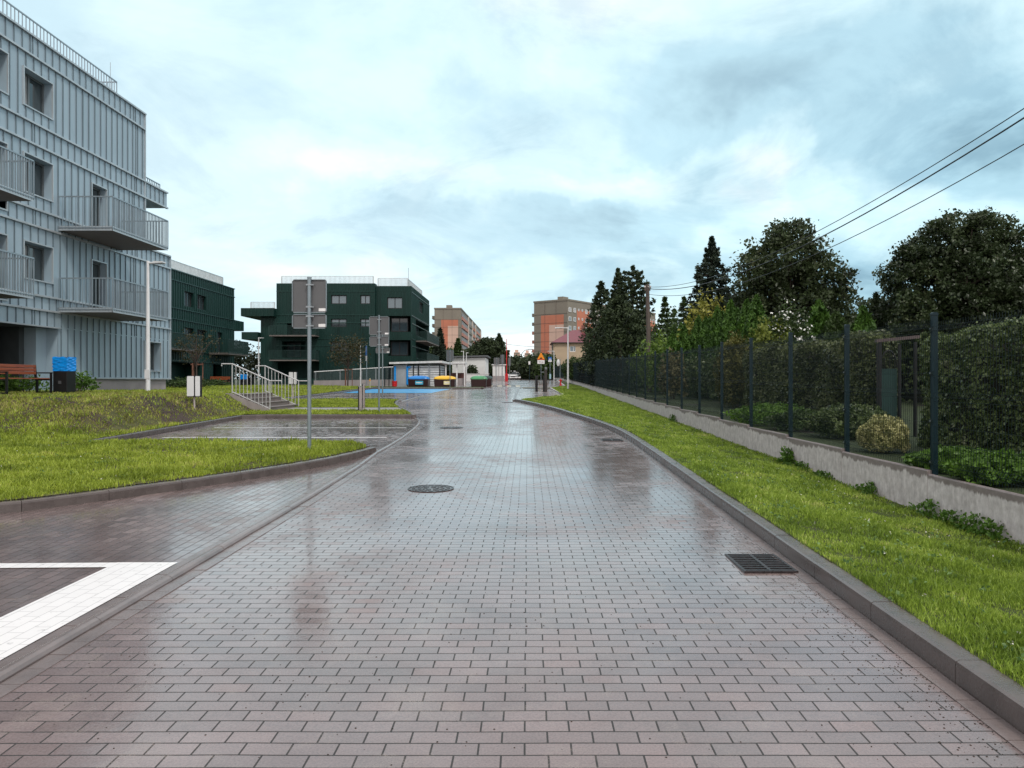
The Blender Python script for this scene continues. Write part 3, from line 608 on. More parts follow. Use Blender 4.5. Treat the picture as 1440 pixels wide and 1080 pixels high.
tr.pbox(O, U, Nn, 37.88, 37.94, 1.84, 7.97, -.1, .06); tr.pbox(O, U, Nn, 35.38, 35.44, 8, 14.2, -.1, .06)
tr.build('flashing', M_bluetrim, B1, world=True)
pl = MB(); pl.pbox(O, U, Nn, 28.9, 37.6, .9, 1.79, -.4, -.05); pl.build('plinth', M_plinth, B1, world=True)
for q in h3+[h2[1], h2[3], h1[1], h1[3]]+h0: window(B1, O, U, Nn, q, .33, M_frame, M_glass, (.45,), M_bluetrim, curtain=True)
for q in (h2[0], h2[2], h1[0], h1[2]): window(B1, O, U, Nn, q, .28, M_frame, M_glass, (), M_bluetrim, name='balcony_door')
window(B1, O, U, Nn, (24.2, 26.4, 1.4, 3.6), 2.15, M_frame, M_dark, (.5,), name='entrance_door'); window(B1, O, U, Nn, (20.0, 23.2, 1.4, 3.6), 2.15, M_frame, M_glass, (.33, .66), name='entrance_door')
for a, b in ((27.2, -1.6), (23.6, -1.3)): cm = MB(); cm.pbox(O, U, Nn, a, a+.25, 1.3, 3.71, b, b+.3); cm.build('column', M_bluetrim, B1, world=True)
for y0, y1 in ((28.9, 33.3), (19.84, 24.24)):
    for zb in (7.47, 4.34):
        sb = MB(); sb.prism([(y0, zb), (y1, zb), (y1, zb+.17), (y0, zb+.17)], -17.99, -15.92, 'x'); sl = sb.build('balcony', M_slab, B1, world=True)
        rb = MB(); z_ = zb+.03; rail(rb, (-17.95, y0-.02, z_), (-15.9, y0-.02, z_), 1.24, .125); rail(rb, (-15.9, y0-.02, z_), (-15.9, y1+.02, z_), 1.24, .125); rail(rb, (-15.9, y1+.02, z_), (-17.95, y1+.02, z_), 1.24, .125)
        rb.build('railing', M_railb, sl, world=True)
        eb = MB(); eb.box(-15.915, -15.90, y0, y1, zb-.01, zb+.16); eb.box(-17.98, -15.93, y0-.016, y0-.003, zb-.01, zb+.16); eb.build('edge_strip', M_bluetrim, sl, world=True)
rb = MB(); rail(rb, (-18.1, 12, 14.22), (-18.1, 33.2, 14.22), .62, .2); rail(rb, (-18.1, 33.2, 14.22), (-26, 33.2, 14.22), .62, .2); rb.build('roof_railing', M_railb, B1, world=True)
rb = MB(); rail(rb, (-18.25, 35.5, 11.0), (-18.25, 37.4, 11.0), .42, .18); rb.build('roof_railing', M_railb, B1, world=True)
rb = MB(); rb.tube([(-18.6, 33.6, 14.2), (-18.6, 33.6, 15.9)], .012, 5); rb.build('lightning_rod', M_galv, B1, world=True)

# ---- building 2: dark green, behind the first on the left
B2 = thing('apartment_building', 'low dark green metal-clad apartment building standing just right of the blue-grey one', 'building', (-28.8, 60, 1.2))
O = (-28.8, 0, 0); g2 = [(63.3, 65.0, 8.05, 9.3), (65.7, 67.5, 8.05, 9.3), (63.3, 65.0, 5.1, 6.25), (65.7, 67.5, 5.1, 6.25), (70, 71.1, 4.4, 6.3), (55, 57, 8.05, 9.3), (57, 66.5, 1.2, 3.3, 1.5), (69, 71, 1.3, 3.3, .6)]
wl = MB(); wall(wl, O, U, Nn, 44, 74, 1.1, 10.8, g2, .3); wl.box(-42, -30.4, 44, 74, 1.1, 10.7); wl.box(-42, -28.803, 73.8, 74, 1.1, 10.8); wl.box(-42, -28.803, 44, 44.2, 1.1, 10.8)
wl.pbox(O, U, Nn, 44, 74, 10.5, 10.7, -1.6, -.01); wl.pbox(O, U, Nn, 74.002, 76.5, 6.8, 7.75, -6, -.01); wl.box(-40, -28.81, 44.2, 73.8, 3.6, 3.8); wl.box(-40, -30.3, 44.2, 73.8, 1.1, 3.6)
W_ = wl.build('wall', M_grn, B2, world=True)
sm = MB()
for z0, z1, off in ((10.0, 10.75, .1), (7.75, 9.92, .3), (6.85, 7.67, .2), (4.3, 6.77, 0), (3.45, 4.2, .3), (1.3, 3.4, .1)): seams(sm, O, U, Nn, 44.2, 73.95, z0, z1, .43, off, g2, .05, .05)
seams(sm, O, U, Nn, 74.1, 76.4, 6.85, 7.72, .43, .1, (), .04, .05); into(sm, W_, M_grnseam)
tr = MB()
for z in (10.78, 9.96, 7.71, 6.81, 4.25, 3.42): tr.pbox(O, U, Nn, 44, 74.03, z-.04, z+.03, -.02, .08)
tr.build('flashing', M_grnseam, B2, world=True)
for q in g2[:6]: window(B2, O, U, Nn, q, .27, M_dark, M_glass, (.5,))
window(B2, O, U, Nn, (60, 62.4, 1.3, 3.2), 1.45, M_frame, M_glass, (.5,), name='entrance_door')
M_railg = mat('dark_green_railing', (.02, .05, .045), .4, .3); M_raill = mat('pale_roof_railing', (.55, .60, .61), .4, .2)
sb = MB(); sb.box(-28.78, -27, 68, 72.8, 4.15, 4.32); sl = sb.build('balcony', M_slab, B2, world=True); rb = MB()
for a, b in (((-28.7, 68, 4.2), (-27, 68, 4.2)), ((-27, 68, 4.2), (-27, 72.8, 4.2)), ((-27, 72.8, 4.2), (-28.7, 72.8, 4.2))): rail(rb, a, b, 1.25, .125, .03)
rb.build('railing', M_railg, sl, world=True)
sb = MB(); sb.box(-28.78, -27.2, 56, 63, 4.15, 4.32); sl = sb.build('balcony', M_slab, B2, world=True); rb = MB(); rail(rb, (-27.2, 56, 4.2), (-27.2, 63, 4.2), 1.25, .125, .03); rb.build('railing', M_railg, sl, world=True)
rb = MB(); rail(rb, (-28.9, 44, 10.82), (-28.9, 71.5, 10.82), .72, .14, .05); rail(rb, (-28.9, 71.5, 10.82), (-36, 71.5, 10.82), .72, .3); rb.build('roof_railing', M_raill, B2, world=True)

# ---- building 3: dark green, facing the camera
B3 = thing('apartment_building', 'wide dark green metal-clad apartment building facing the street behind the bin shelter', 'building', (-24, 96, 1.5))
X3 = lambda px: (px-CX)*.09057
Z3 = lambda py: ZC-(py-HY)*.09057
O, U, Nn = (0, 95.6, 0), (1, 0, 0), (0, -1, 0); rect = lambda a, b, c, d, *k: (X3(a), X3(b), Z3(d), Z3(c), *k)
wA = [rect(466.7, 488.4, 415.6, 427.9), rect(507.6, 521.5, 415.6, 427.9), rect(466.7, 488.4, 448.7, 460), rect(507.6, 521.5, 448.7, 460), rect(466, 489, 481, 494)]
lA = [rect(405, 431, 455, 471, 1.4), rect(398, 431, 480, 503, 1.4), rect(392, 450, 509, 532, 1.6)]
wl = MB(); xl, xm, xr = X3(390.2), X3(528), X3(578)
wall(wl, O, U, Nn, xl, xm, 1.4, 14.16, wA+lA, .25); wl.box(xl, xl+.2, 95.62, 112, 1.4, 14.16); wl.box(xm-.2, xm-.002, 95.62, 97, 1.4, 14.16); wl.box(xl+.2, xm-.2, 97.3, 112, 1.4, 14.1); wl.box(xl+.2, xm-.2, 95.62, 97.3, 13.6, 13.9)
wl.box(X3(368), xl-.002, 95.64, 112, 1.4, 9.9); wl.box(X3(344.5), xl-.003, 94.6, 110, 9.92, 10.93); wl.box(X3(345.5), X3(368)-.003, 94.6, 110, 7.0, 7.92)
W_ = wl.build('wall', M_grn, B3, world=True)
O2 = (0, 96.2, 0); wB = [rect(544, 565.5, 418, 433.7), ]; lB = [rect(545, 577.2, 444, 466.5, 1.3), rect(545, 577.2, 478, 500.5, 1.3), rect(545, 577, 512, 532, .6)]
wl = MB(); wall(wl, O2, U, Nn, xm, xr, 1.4, 13.9, wB+lB, .25); Oe, Ue, Ne = (xr, 0, 0), (0, 1, 0), (1, 0, 0)
eh = [(103.5, 107.5, 11.3, 12.8), (100, 113, 7.9, 10.0, 1.3), (100, 113, 4.9, 7.0, 1.3), (98.0, 113, 1.7, 3.9, 1.3)]
wall(wl, Oe, Ue, Ne, 96.2, 113.8, 1.4, 13.9, eh, .3); wl.box(xm, xr-1.4, 97.6, 113.7, 1.4, 13.8); wl.box(xr-1.4, xr-.01, 96.3, 113.7, 10.05, 10.9); wl.box(xm, xr-.01, 113.6, 113.8, 1.4, 13.9)
for z in (7.1, 4.1): wl.box(xr-1.4, xr-.01, 97.6, 113.5, z+.2, z+.55); 
wl.box(xm, xr-.01, 96.25, 97.5, 13.4, 13.6); wl.build('wall', M_grn, B3, world=True)
sm = MB()
for z0, z1, off in ((13.2, 14.1, .1), (10.2, 13.1, .3), (9.2, 10.1, .2), (7.2, 9.1, 0), (6.3, 7.1, .3), (1.5, 6.2, .1)):
    seams(sm, O, U, Nn, xl, xm, z0, z1, .45, off, wA+lA, .05, .05); seams(sm, O2, U, Nn, xm, xr, z0, min(z1, 13.85), .45, off, wB+lB, .05, .05); seams(sm, Oe, Ue, Ne, 96.2, 113.8, z0, min(z1, 13.85), .45, off, eh, .05, .05)
seams(sm, (0, 94.6, 0), U, Nn, X3(344.5), xl-.1, 9.95, 10.9, .45, .1, (), .05, .05); seams(sm, (0, 95.64, 0), U, Nn, X3(368), xl, 1.5, 9.9, .45, .1, (), .05, .04)
into(sm, W_, M_grnseam)
tr = MB()
for z in (13.15, 10.15, 9.15, 7.15, 6.25): tr.pbox(O, U, Nn, xl, xm, z-.05, z+.05, -.02, .07); tr.pbox(Oe, Ue, Ne, 96.2, 113.8, z-.05, z+.05, -.02, .07)
tr.build('flashing', M_grnseam, B3, world=True)
for q in wA: window(B3, O, U, Nn, q, .2, M_dark, M_glass2, (.5,), fw=.1)
window(B3, O2, U, Nn, wB[0], .2, M_dark, M_glass2, (.5,), fw=.1)
for q in lB[:2]: window(B3, O2, U, Nn, (q[0]+.2, q[0]+2.4, q[2]+.1, q[3]-.15), 1.25, M_dark, M_glass, (.5,), name='balcony_door', fw=.1)
for q in lA[:2]: window(B3, O, U, Nn, (q[0]+.3, q[0]+2.0, q[2]+.1, q[3]-.15), 1.3, M_dark, M_glass, (.5,), name='balcony_door', fw=.1)
window(B3, Oe, Ue, Ne, eh[0], .25, M_dark, M_glass, (.5,), fw=.1)
for q in eh[1:]:
    for a in (101, 107): window(B3, Oe, Ue, Ne, (a, a+3.4, q[2]+.1, q[3]-.1), 1.25, M_dark, M_glass, (.5,), name='balcony_door', fw=.1)
for x0, x1, y0, y1, zb in ((X3(386), X3(450), 94, 95.6, Z3(473)), (X3(386), X3(450), 94, 95.6, Z3(507)), (xr+.01, xr+1.5, 100, 113.5, Z3(477)), (xr+.01, xr+1.5, 100, 113.5, Z3(508))):
    sb = MB(); sb.box(x0, x1, y0, y1, zb-.1, zb+.1); sl = sb.build('balcony', M_slab, B3, world=True); rb = MB()
    if y0 < 95: rail(rb, (x0, y0, zb), (x1, y0, zb), 1.2, .15, .05); rail(rb, (x1, y0, zb), (x1, y1, zb), 1.2, .15, .05)
    else: rail(rb, (x1, y0, zb), (x1, y1, zb), 1.2, .15, .05); rail(rb, (x0, y0, zb), (x1, y0, zb), 1.2, .15, .05)
    rb.build('railing', M_railg, sl, world=True)
rb = MB(); rail(rb, (X3(396), 96, 14.0), (X3(525), 96, 14.0), 1.1, .16, .06); rb.build('roof_railing', M_raill, B3, world=True)
rb = MB(); rail(rb, (X3(530), 96.8, 13.8), (X3(572), 96.8, 13.8), 1.15, .16, .06); rail(rb, (X3(572), 96.8, 13.8), (X3(572), 110, 13.8), 1.1, .16, .06); rb.build('roof_railing', M_raill, B3, world=True)
rb = MB(); rail(rb, (X3(357), 95, 10.9), (X3(390), 95, 10.9), .8, .16, .06); rb.build('roof_railing', M_raill, B3, world=True)
rb = MB(); rb.tube([(X3(573), 96.8, 13.8), (X3(573), 96.8, 16.3)], .03, 5); rb.build('lightning_rod', M_galv, B3, world=True)

# ---- tower blocks far off
M_tow = mat('tower_grey_render', (.22, .20, .165), .85, 0, .10, .15); M_sal = mat('salmon_render', (.50, .185, .115), .85, 0, .1, .15); M_pink = mat('pale_pink_render', (.60, .42, .34), .85, 0, .1, .15)
def tower(label, O, U, Nn, W, R, Rn, D, H, z0, mural, rwin, group=None):
    """O near corner; gable runs along U (width W) facing Nn, long side along R (length D) facing Rn"""
    root = thing('tower_block', label, 'tower block', (O[0], O[1], z0)); mb = MB(); n2 = tuple(-x for x in Nn)
    fl = 2.76
    mb.pbox(O, U, Nn, 0, W, z0, H, -D, 0); mb.pbox(O, U, Nn, -.15, W+.15, H+.001, H+.5, -D-.1, .15); mb.pbox(O, U, Nn, W*.4, W*.4+2, H+.5, H+2, -8, -5); mb.build('wall', M_tow, root, world=True)
    for k, (u0, u1, a, b, m) in enumerate(mural): q = MB(); q.pbox(O, U, Nn, u0, u1, a, b, -.01, .03+.02*k); q.build('painted_panel', m, root, world=True)
    j = MB()
    for i in range(1, int((H-z0)/fl)): j.pbox(O, U, Nn, 0, W, H-1.0-i*fl, H-.94-i*fl, -.01, .085)
    for i in range(1, 3): j.pbox(O, U, Nn, W*i/3-.03, W*i/3+.03, z0, H, -.01, .085)
    j.build('panel_joints', mat('tower_joint', (.17, .14, .12), .9), root, world=True)
    return root, fl
T1, fl = tower('distant tower block with salmon and pink gable, left of the street end', (-23.9, 270, 0), (-1, 0, 0), (0, -1, 0), 9.5, (0, 1, 0), (1, 0, 0), 114, 27.7, 2.5,
    [(1.0, 7.1, 2.6, 24.0, M_sal), (1.0, 4.7, 2.6, 21.7, M_pink)], None)
Ot, Ut, Nt = (-23.9, 0, 0), (0, 1, 0), (1, 0, 0); M_tm = mat('muted_salmon_loggia', (.48, .22, .17), .8); M_tw = mat('pale_joint', (.6, .55, .5), .8)
for k, (a, b, m) in enumerate(((273, 300, M_tm), (306, 322, M_tow), (326, 340, M_sal), (352, 380, M_tm))):
    for i in range(8):
        q = MB(); q.pbox(Ot, Ut, Nt, a, b, 26.3-i*2.9-2.2, 26.3-i*2.9-1.0, 0, .3); lo = q.build('loggia', m, T1, world=True)
        q = MB(); q.pbox(Ot, Ut, Nt, a+.5, b-.5, 26.3-i*2.9-1.0, 26.3-i*2.9+.4, .005, .06); q.build('pane', mat('dull_loggia_glass', (.20, .17, .16), .5), lo, world=True)
for a in (301.5, 323, 343, 381): q = MB(); q.pbox(Ot, Ut, Nt, a, a+1.2, 2, 27.6, .0, .45); q.build('pilaster', M_tw, T1, world=True)
q = MB(); q.pbox(Ot, Ut, Nt, 341, 349, 4, 22, .0, .05); q.build('stair_glazing', M_glass, T1, world=True)
for i in range(8): q = MB(); q.box(-34.4, -33.5, 271, 276, 25.4-i*2.9-1.1, 25.4-i*2.9); q.build('balcony', M_tow, T1, world=True)
cR, sR = .808, .589; Oc = (11.9, 225, 0)
T2, fl = tower('distant rotated tower block with salmon and pink gable, right of the street end', Oc, (-cR, sR, 0), (-sR, -cR, 0), 12.3, (sR, cR, 0), (cR, -sR, 0), 58, 25.96, 2.4,
    [(1.35, 9.7, 2.6, 21.9, M_sal), (1.35, 6.6, 2.6, 18.9, M_pink)], None)
# rotated tower: body boxes were laid along -Nn, i.e. towards R
Ur, Nr = (sR, cR, 0), (cR, -sR, 0); 
for rep in range(4): q = MB(); q.pbox(Oc, Ur, Nr, 5.2+rep*14.4, 14.3+rep*14.4, 2.8, 23.5, 0, .04); q.build('painted_panel', M_sal, T2, world=True)
w0 = None
for rep in range(4):
    for i in range(8):
        for a, b, hh in ((.5, 2.0, 1.35), (3.2, 4.5, 1.35), (5.8, 6.5, .8), (7.9, 8.6, .8), (9.9, 11.2, 1.35), (12.4, 13.8, 1.35)):
            if rep*14.4+b > 57 or (rep > 0 and i > 4): continue
            mb = MB(); zt = 24.0-i*fl; a_, b_2 = a+rep*14.4, b+rep*14.4
            for r_ in ((a_, a_+.14, zt-hh, zt), (b_2-.14, b_2, zt-hh, zt), (a_, b_2, zt-.14, zt), (a_, b_2, zt-hh, zt-hh+.14), ((a_+b_2)/2-.06, (a_+b_2)/2+.06, zt-hh, zt)): mb.pbox(Oc, Ur, Nr, *r_, .0, .12)
            wo = mb.build('window', M_framew, T2, world=True)
            if rep == 0: g = MB(); g.pbox(Oc, Ur, Nr, a_+.1, b_2-.1, zt-hh+.1, zt-.1, .0, .07); g.build('pane', M_glass2 if (i+int(a)) % 3 else M_curt, wo, world=True)
for i in range(8):
    p = Vector(Oc)+Vector((-cR, sR, 0))*12.3; q = MB(); q.pbox(p, Ur, (-cR, sR, 0), 1, 6, 22.8-i*fl-1, 22.8-i*fl, 0, 1.5); q.build('balcony', M_tm if i > 1 else M_tow, T2, world=True)
# very far blocks over the tree line
for x0, x1, zt, lb in ((-11.5, -6.2, 26, 'tiny pale block of flats far above the dark trees, left of the far street lamp'), (-2.6, 2.4, 25.5, 'tiny pale block of flats far above the dark trees, right of the far street lamp')):
    r = thing('apartment_block', lb, 'building', (x0, 620, 2)); q = MB(); q.box(x0, x1, 620, 632, 2, zt); q.box(x0+1, x1-1.5, 622, 630, zt, zt+2.2); q.build('wall', M_pink, r, world=True)
    q = MB()
    for i in range(8): q.box(x0+.6, x1-.6, 619.8, 619.99, zt-1.6-i*3, zt-.3-i*3)
    q.build('window_band', M_tow, r, world=True)

# ---- house with a red roof behind the fence
H = thing('house', 'beige rendered house with dark red hipped roof beyond the far fence', 'house', (10, 160, 2)); q = MB(); x0, x1, y0, y1, ze = 5.25, 16.5, 155, 166, 9.75
wall(q, (0, y0, 0), (1, 0, 0), (0, -1, 0), x0, x1, 1.9, ze, [(8.65, 9.85, 7.85, 9.0), (12.2, 13.4, 7.85, 9.0)], .2); q.box(x0, x0+.2, y0+.01, y1, 1.9, ze); q.box(x1-.2, x1, y0+.01, y1, 1.9, ze); q.box(x0+.2, x1-.2, y1-.2, y1, 1.9, ze); q.box(x0+.2, x1-.2, y0+.4, y1-.2, 2, 9.6)
q.build('wall', mat('beige_render', (.46, .36, .25), .85, 0, .08, .6), H, world=True)
q = MB(); e = .45; q.add([(x0-e, y0-e, ze), (x1+e, y0-e, ze), (x1+e, y1+e, ze), (x0-e, y1+e, ze), (9.6, 160.5, 12.7), (12.4, 160.5, 12.7)], [(0, 1, 5, 4), (2, 3, 4, 5), (3, 0, 4), (1, 2, 5), (3, 2, 1, 0)])
rf = q.build('roof', mat('dark_red_roof', (.17, .045, .06), .45, 0, .15, 1.5, vec=(6, 1, 1)), H, world=True)
q = MB(); q.box(11.4, 12.2, 159, 159.8, 11.8, 13.6); q.build('chimney', mat('chimney_brick', (.2, .08, .06), .8), rf, world=True)
q = MB(); q.box(x0-e-.02, x1+e, y0-e-.12, y0-e, ze-.12, ze+.02); q.tube([(x0-.1, y0-.15, ze), (x0-.1, y0-.15, 2)], .09, 6); q.build('gutter', M_dark, H, world=True)
for a in (8.65, 12.2): window(H, (0, y0, 0), (1, 0, 0), (0, -1, 0), (a, a+1.2, 7.85, 9.0), .15, M_framew, M_glass2, (.66,), fw=.1)

# ---- small buildings around the bins
M_wht = mat('white_render', (.72, .74, .73), .7, 0, .06, .8); M_sheet = mat('pale_corrugated_sheet', (.42, .46, .49), .45, .3, .1, 1.5); M_roofw = mat('white_roof_edge', (.68, .70, .70), .5)
A = thing('garage_building', 'white rendered flat-roofed building behind the bin shelter', 'building', (-9, 118, 1.9)); q = MB(); q.box(-11.5, -6.45, 115, 124, 1.7, 5.35); q.box(-6.45, -6.2, 115.0, 116.2, 1.7, 2.7); q.build('wall', M_wht, A, world=True)
q = MB(); q.add([(-11.9, 114.6, 5.36), (-6.1, 114.6, 5.5), (-6.1, 124.4, 5.5), (-11.9, 124.4, 5.36), (-11.9, 114.6, 5.56), (-6.1, 114.6, 5.72), (-6.1, 124.4, 5.72), (-11.9, 124.4, 5.56)], [(0, 3, 2, 1), (4, 5, 6, 7), (0, 1, 5, 4), (1, 2, 6, 5), (2, 3, 7, 6), (3, 0, 4, 7)]); q.build('roof', mat('roof_felt', (.12, .13, .14), .7), A, world=True)
A = thing('garden_wall', 'low white rendered wall in front of the flat-roofed white building', 'wall', (-8, 108, 1.8)); q = MB(); q.box(-10.6, -5.6, 108, 108.25, 1.6, 2.75); q.build('panel', M_wht, A, world=True); q = MB(); q.box(-10.7, -5.5, 107.95, 108.3, 2.752, 2.83); q.build('coping', M_roofw, A, world=True)
A = thing('utility_kiosk', 'small white panelled kiosk with a grey base beside the red barrier', 'kiosk', (-4.3, 112, 1.8)); q = MB(); q.box(-5.2, -3.35, 112, 114, 1.6, 2.55); q.build('base', M_plinth, A, world=True)
for i in range(4): q = MB(); q.box(-5.2+i*.465, -5.2+i*.465+.42, 112.01, 113.98, 2.552, 4.15); q.build('panel', M_wht, A, world=True)
q = MB(); q.box(-5.18, -3.37, 112.06, 113.9, 2.552, 4.1); q.build('core', M_dark, A, world=True); q = MB(); q.box(-5.35, -3.2, 111.85, 114.1, 4.152, 4.28); q.build('roof', M_roofw, A, world=True)
# bin shelter
Sx = lambda px: (px-CX)*73/FPX
Sz = lambda py: ZC-(py-HY)*73/FPX
A = thing('bin_shelter', 'pale grey sheet-metal waste shelter behind the blue and yellow bins', 'shelter', (-10.8, 74, 1.2)); xa, xb = Sx(553.5), Sx(618.5); q = MB()
q.box(xa, Sx(571), 73, 73.06, 1.15, 3.3); q.box(xa, xa+.05, 73.06, 77, 1.15, 3.3); q.box(xa, xb, 76.95, 77, 1.15, 3.3)
seams(q, (0, 73, 0), (1, 0, 0), (0, -1, 0), xa+.1, Sx(571), 1.2, 3.28, .16, 0, (), .04, .03); q.build('wall', M_sheet, A, world=True)
for a, b in ((574, 588), (589.5, 603), (604.8, 617.5)):
    q = MB()
    for i in range(9): q.box(Sx(a), Sx(b), 73.02, 73.06, 1.25+i*.225, 1.25+i*.225+.17)
    q.build('louvre_panel', mat('white_louvre', (.66, .70, .72), .45), A, world=True)
q = MB()
for i in range(9): q.box(xb-.02, xb+.02, 73.1, 77, 1.25+i*.225, 1.25+i*.225+.17)
q.build('louvre_panel', M_sheet, A, world=True)
for a in (572, 581.5, 588.5, 603.6, 618.6): q = MB(); q.box(Sx(a)-.05, Sx(a)+.05, 72.93, 73.0, 1.15, 3.35); q.build('post', M_dark if a in (581.5, 588.5, 618.6) else M_sheet, A, world=True)
q = MB(); q.add([(xa-.35, 72.6, 3.38), (xb+.25, 72.6, 3.50), (xb+.75, 77.5, 3.42), (xa-.35, 77.5, 3.36), (xa-.35, 72.6, 3.56), (xb+.25, 72.6, 3.70), (xb+.75, 77.5, 3.6), (xa-.35, 77.5, 3.54)], [(0, 3, 2, 1), (4, 5, 6, 7), (0, 1, 5, 4), (1, 2, 6, 5), (2, 3, 7, 6), (3, 0, 4, 7)]); q.build('roof', M_roofw, A, world=True)
M_tape = mat('bright_blue_tape', (.0, .28, .78), .35, 0, .15, 6)
for a, b, c, d in ((554.6, 557.2, 515, 541), (571.8, 574.2, 515, 541), (573.5, 577.5, 515, 517.5)): q = MB(); q.box(Sx(a), Sx(b), 72.86, 72.92, Sz(d), Sz(c)); q.build('tape', M_tape, A, world=True)
# second, open shelter
A = thing('open_shelter', 'small open shelter with white posts right of the waste shelter', 'shelter', (-7, 79, 1.3)); f = 79/FPX; X_ = lambda p: (p-CX)*f; Z_ = lambda p: ZC-(p-HY)*f
q = MB(); q.box(X_(624), X_(654.5), 78.6, 81.6, Z_(511.6), Z_(509.2)); q.build('roof', M_roofw, A, world=True)
for a in (642.5, 653.6, 627): q = MB(); q.box(X_(a)-.07, X_(a)+.07, 78.9, 79.04, 1.25, Z_(511.8)); q.build('post', M_framew, A, world=True)
q = MB(); q.box(X_(640), X_(654), 79.3, 79.4, 1.2, Z_(532)); q.build('base_panel', M_plinth, A, world=True); q = MB(); q.box(X_(628), X_(653), 81.3, 81.4, 1.2, Z_(524)); q.build('back_panel', mat('brown_board', (.12, .05, .045), .7), A, world=True)
# ---------------------------------------------------------------- wall and mesh fence on the right
m, t, b = newmat('stained_wall_concrete'); c = tn(t, 'ShaderNodeTexCoord').outputs['Object']; oi = tn(t, 'ShaderNodeObjectInfo')
ad = tn(t, 'ShaderNodeVectorMath', operation='SCALE'); cmb = tn(t, 'ShaderNodeCombineXYZ'); t.links.new(oi.outputs['Random'], cmb.inputs[1]); t.links.new(cmb.outputs[0], ad.inputs[0]); ad.inputs[3].default_value = 40
av = tn(t, 'ShaderNodeVectorMath', operation='ADD'); t.links.new(c, av.inputs[0]); t.links.new(ad.outputs[0], av.inputs[1]); P_ = av.outputs[0]
n1 = noise(t, P_, 1, 7, .72, .3, (0, 6, 1.2)); n2 = noise(t, P_, 1.0, 3, .5); n3 = noise(t, P_, 12, 5, .6); n4 = noise(t, P_, 1, 6, .7, .5, (0, 13, 3.5))
sx_ = tn(t, 'ShaderNodeSeparateXYZ'); t.links.new(c, sx_.inputs[0])
a1 = tn(t, 'ShaderNodeMath', operation='MULTIPLY_ADD'); t.links.new(n1.outputs['Fac'], a1.inputs[0]); a1.inputs[1].default_value = .24; t.links.new(sx_.outputs[2], a1.inputs[2])
a2 = tn(t, 'ShaderNodeMath', operation='MULTIPLY_ADD'); t.links.new(n2.outputs['Fac'], a2.inputs[0]); a2.inputs[1].default_value = .22; t.links.new(a1.outputs[0], a2.inputs[2])
f = cramp(t, a2.outputs[0], [(.135, 0.), (.16, 1.)])        # 1 = the soaked band under the coping
dry = cramp(t, n3.outputs['Fac'], [(.3, (.52, .48, .48)), (.7, (.76, .72, .72))]); st = cramp(t, n4.outputs['Fac'], [(.3, .74), (.62, 1.04)]); dr = mixc(t, 1, dry.outputs[0], st.outputs[0], 'MULTIPLY')
wt = cramp(t, n3.outputs['Fac'], [(.3, (.20, .17, .165)), (.7, (.27, .235, .23))]); x = mixc(t, f.outputs[0], dr.outputs[0], wt.outputs[0]); t.links.new(x.outputs[0], b.inputs[0]); b.inputs['Roughness'].default_value = .6
bp = tn(t, 'ShaderNodeBump'); bp.inputs['Strength'].default_value = .4; bp.inputs['Distance'].default_value = .01; t.links.new(n3.outputs['Fac'], bp.inputs['Height']); t.links.new(bp.outputs[0], b.inputs['Normal']); M_wall = m
M_post = mat('teal_fence_paint', (.004, .020, .028), .5, .0, .15, 6, spec=.3); M_wire = mat('dark_green_wire', (.004, .014, .016), .5, .0, .1, 3, spec=.25)
FX, FY, FP, HA = 4.90, 9.15, 2.5, .41
WT = thing('retaining_wall', 'low concrete slab wall with pale drip stains under the green mesh fence', 'wall', (FX, 9.15, .1))
wp = None
for k in range(-4, 57):
    y0 = FY+k*FP; z = pf(y0+FP/2)+HA
    if wp is None:
        q = MB(); q.prism([(-.05, -.75), (.015, -.75), (.015, -.012), (.003, 0), (-.038, 0), (-.05, -.012)], 0, 1.235, 'y'); q.prism([(-.048, -.75), (.013, -.75), (.013, -.014), (.003, -.002), (-.038, -.002), (-.048, -.014)], 1.241, 2.495, 'y')
        wp = q.build('wall_panel', M_wall, WT); o = wp
    else: o = wp.copy(); C.objects.link(o); o.parent = WT
    o.location = (0, y0-9.15, z-.1)
FN = thing('mesh_fence', 'dark green welded wire mesh fence with square posts standing on the low concrete wall', 'fence', (FX, 9.15, .5))
def panel_mesh(sp, r):
    q = MB(); fold = []
    for zf_ in (.06, .86, 1.66): fold += [(zf_, 0), (zf_+.05, -.035), (zf_+.10, 0)]
    zz = [(.0, 0)]+fold+[(1.82, 0)]; zz = sorted(zz); n = int(2.44/sp)
    for i in range(n+1): q.tube([(x, .03+i*sp, z) for z, x in zz], r, 4, False)
    for z, x in ((.06, .0), (.11, -.035), (.16, 0), (.36, 0), (.56, 0), (.86, 0), (.91, -.035), (.96, 0), (1.16, 0), (1.36, 0), (1.66, 0), (1.71, -.035), (1.76, 0)): q.tube([(x-.004, .01, z), (x-.004, 2.46, z)], r*1.15, 4, False)
    return q
post = MB(); post.box(-.03, .03, -.03, .03, -.4, 1.90); post.box(-.034, .034, -.034, .034, 1.90, 1.925); post.prism([(-.034, 1.925), (.034, 1.925), (.02, 1.94), (-.02, 1.94)], -.03, .03, 'y')
clip = MB()
for z in (.12, .62, 1.2, 1.74): clip.box(-.046, -.0305, -.038, .038, z-.02, z+.02)
bolt = MB()
for z in (.12, .62, 1.2, 1.74): bolt.tube([(-.046, 0, z), (-.054, 0, z)], .009, 6)
P0 = post.build('post', M_post); into(clip, P0, M_wire); P0.parent = FN
me_ = None; pm = panel_mesh(.05, .0026).build('mesh_panel', M_wire, FN); pmf = panel_mesh(.05, .0030).build('mesh_panel', M_wire, FN)
P0.location = (.035, 0, pf(9.15)+HA-.5); b0 = bolt.build('bolt', M_galv, P0)
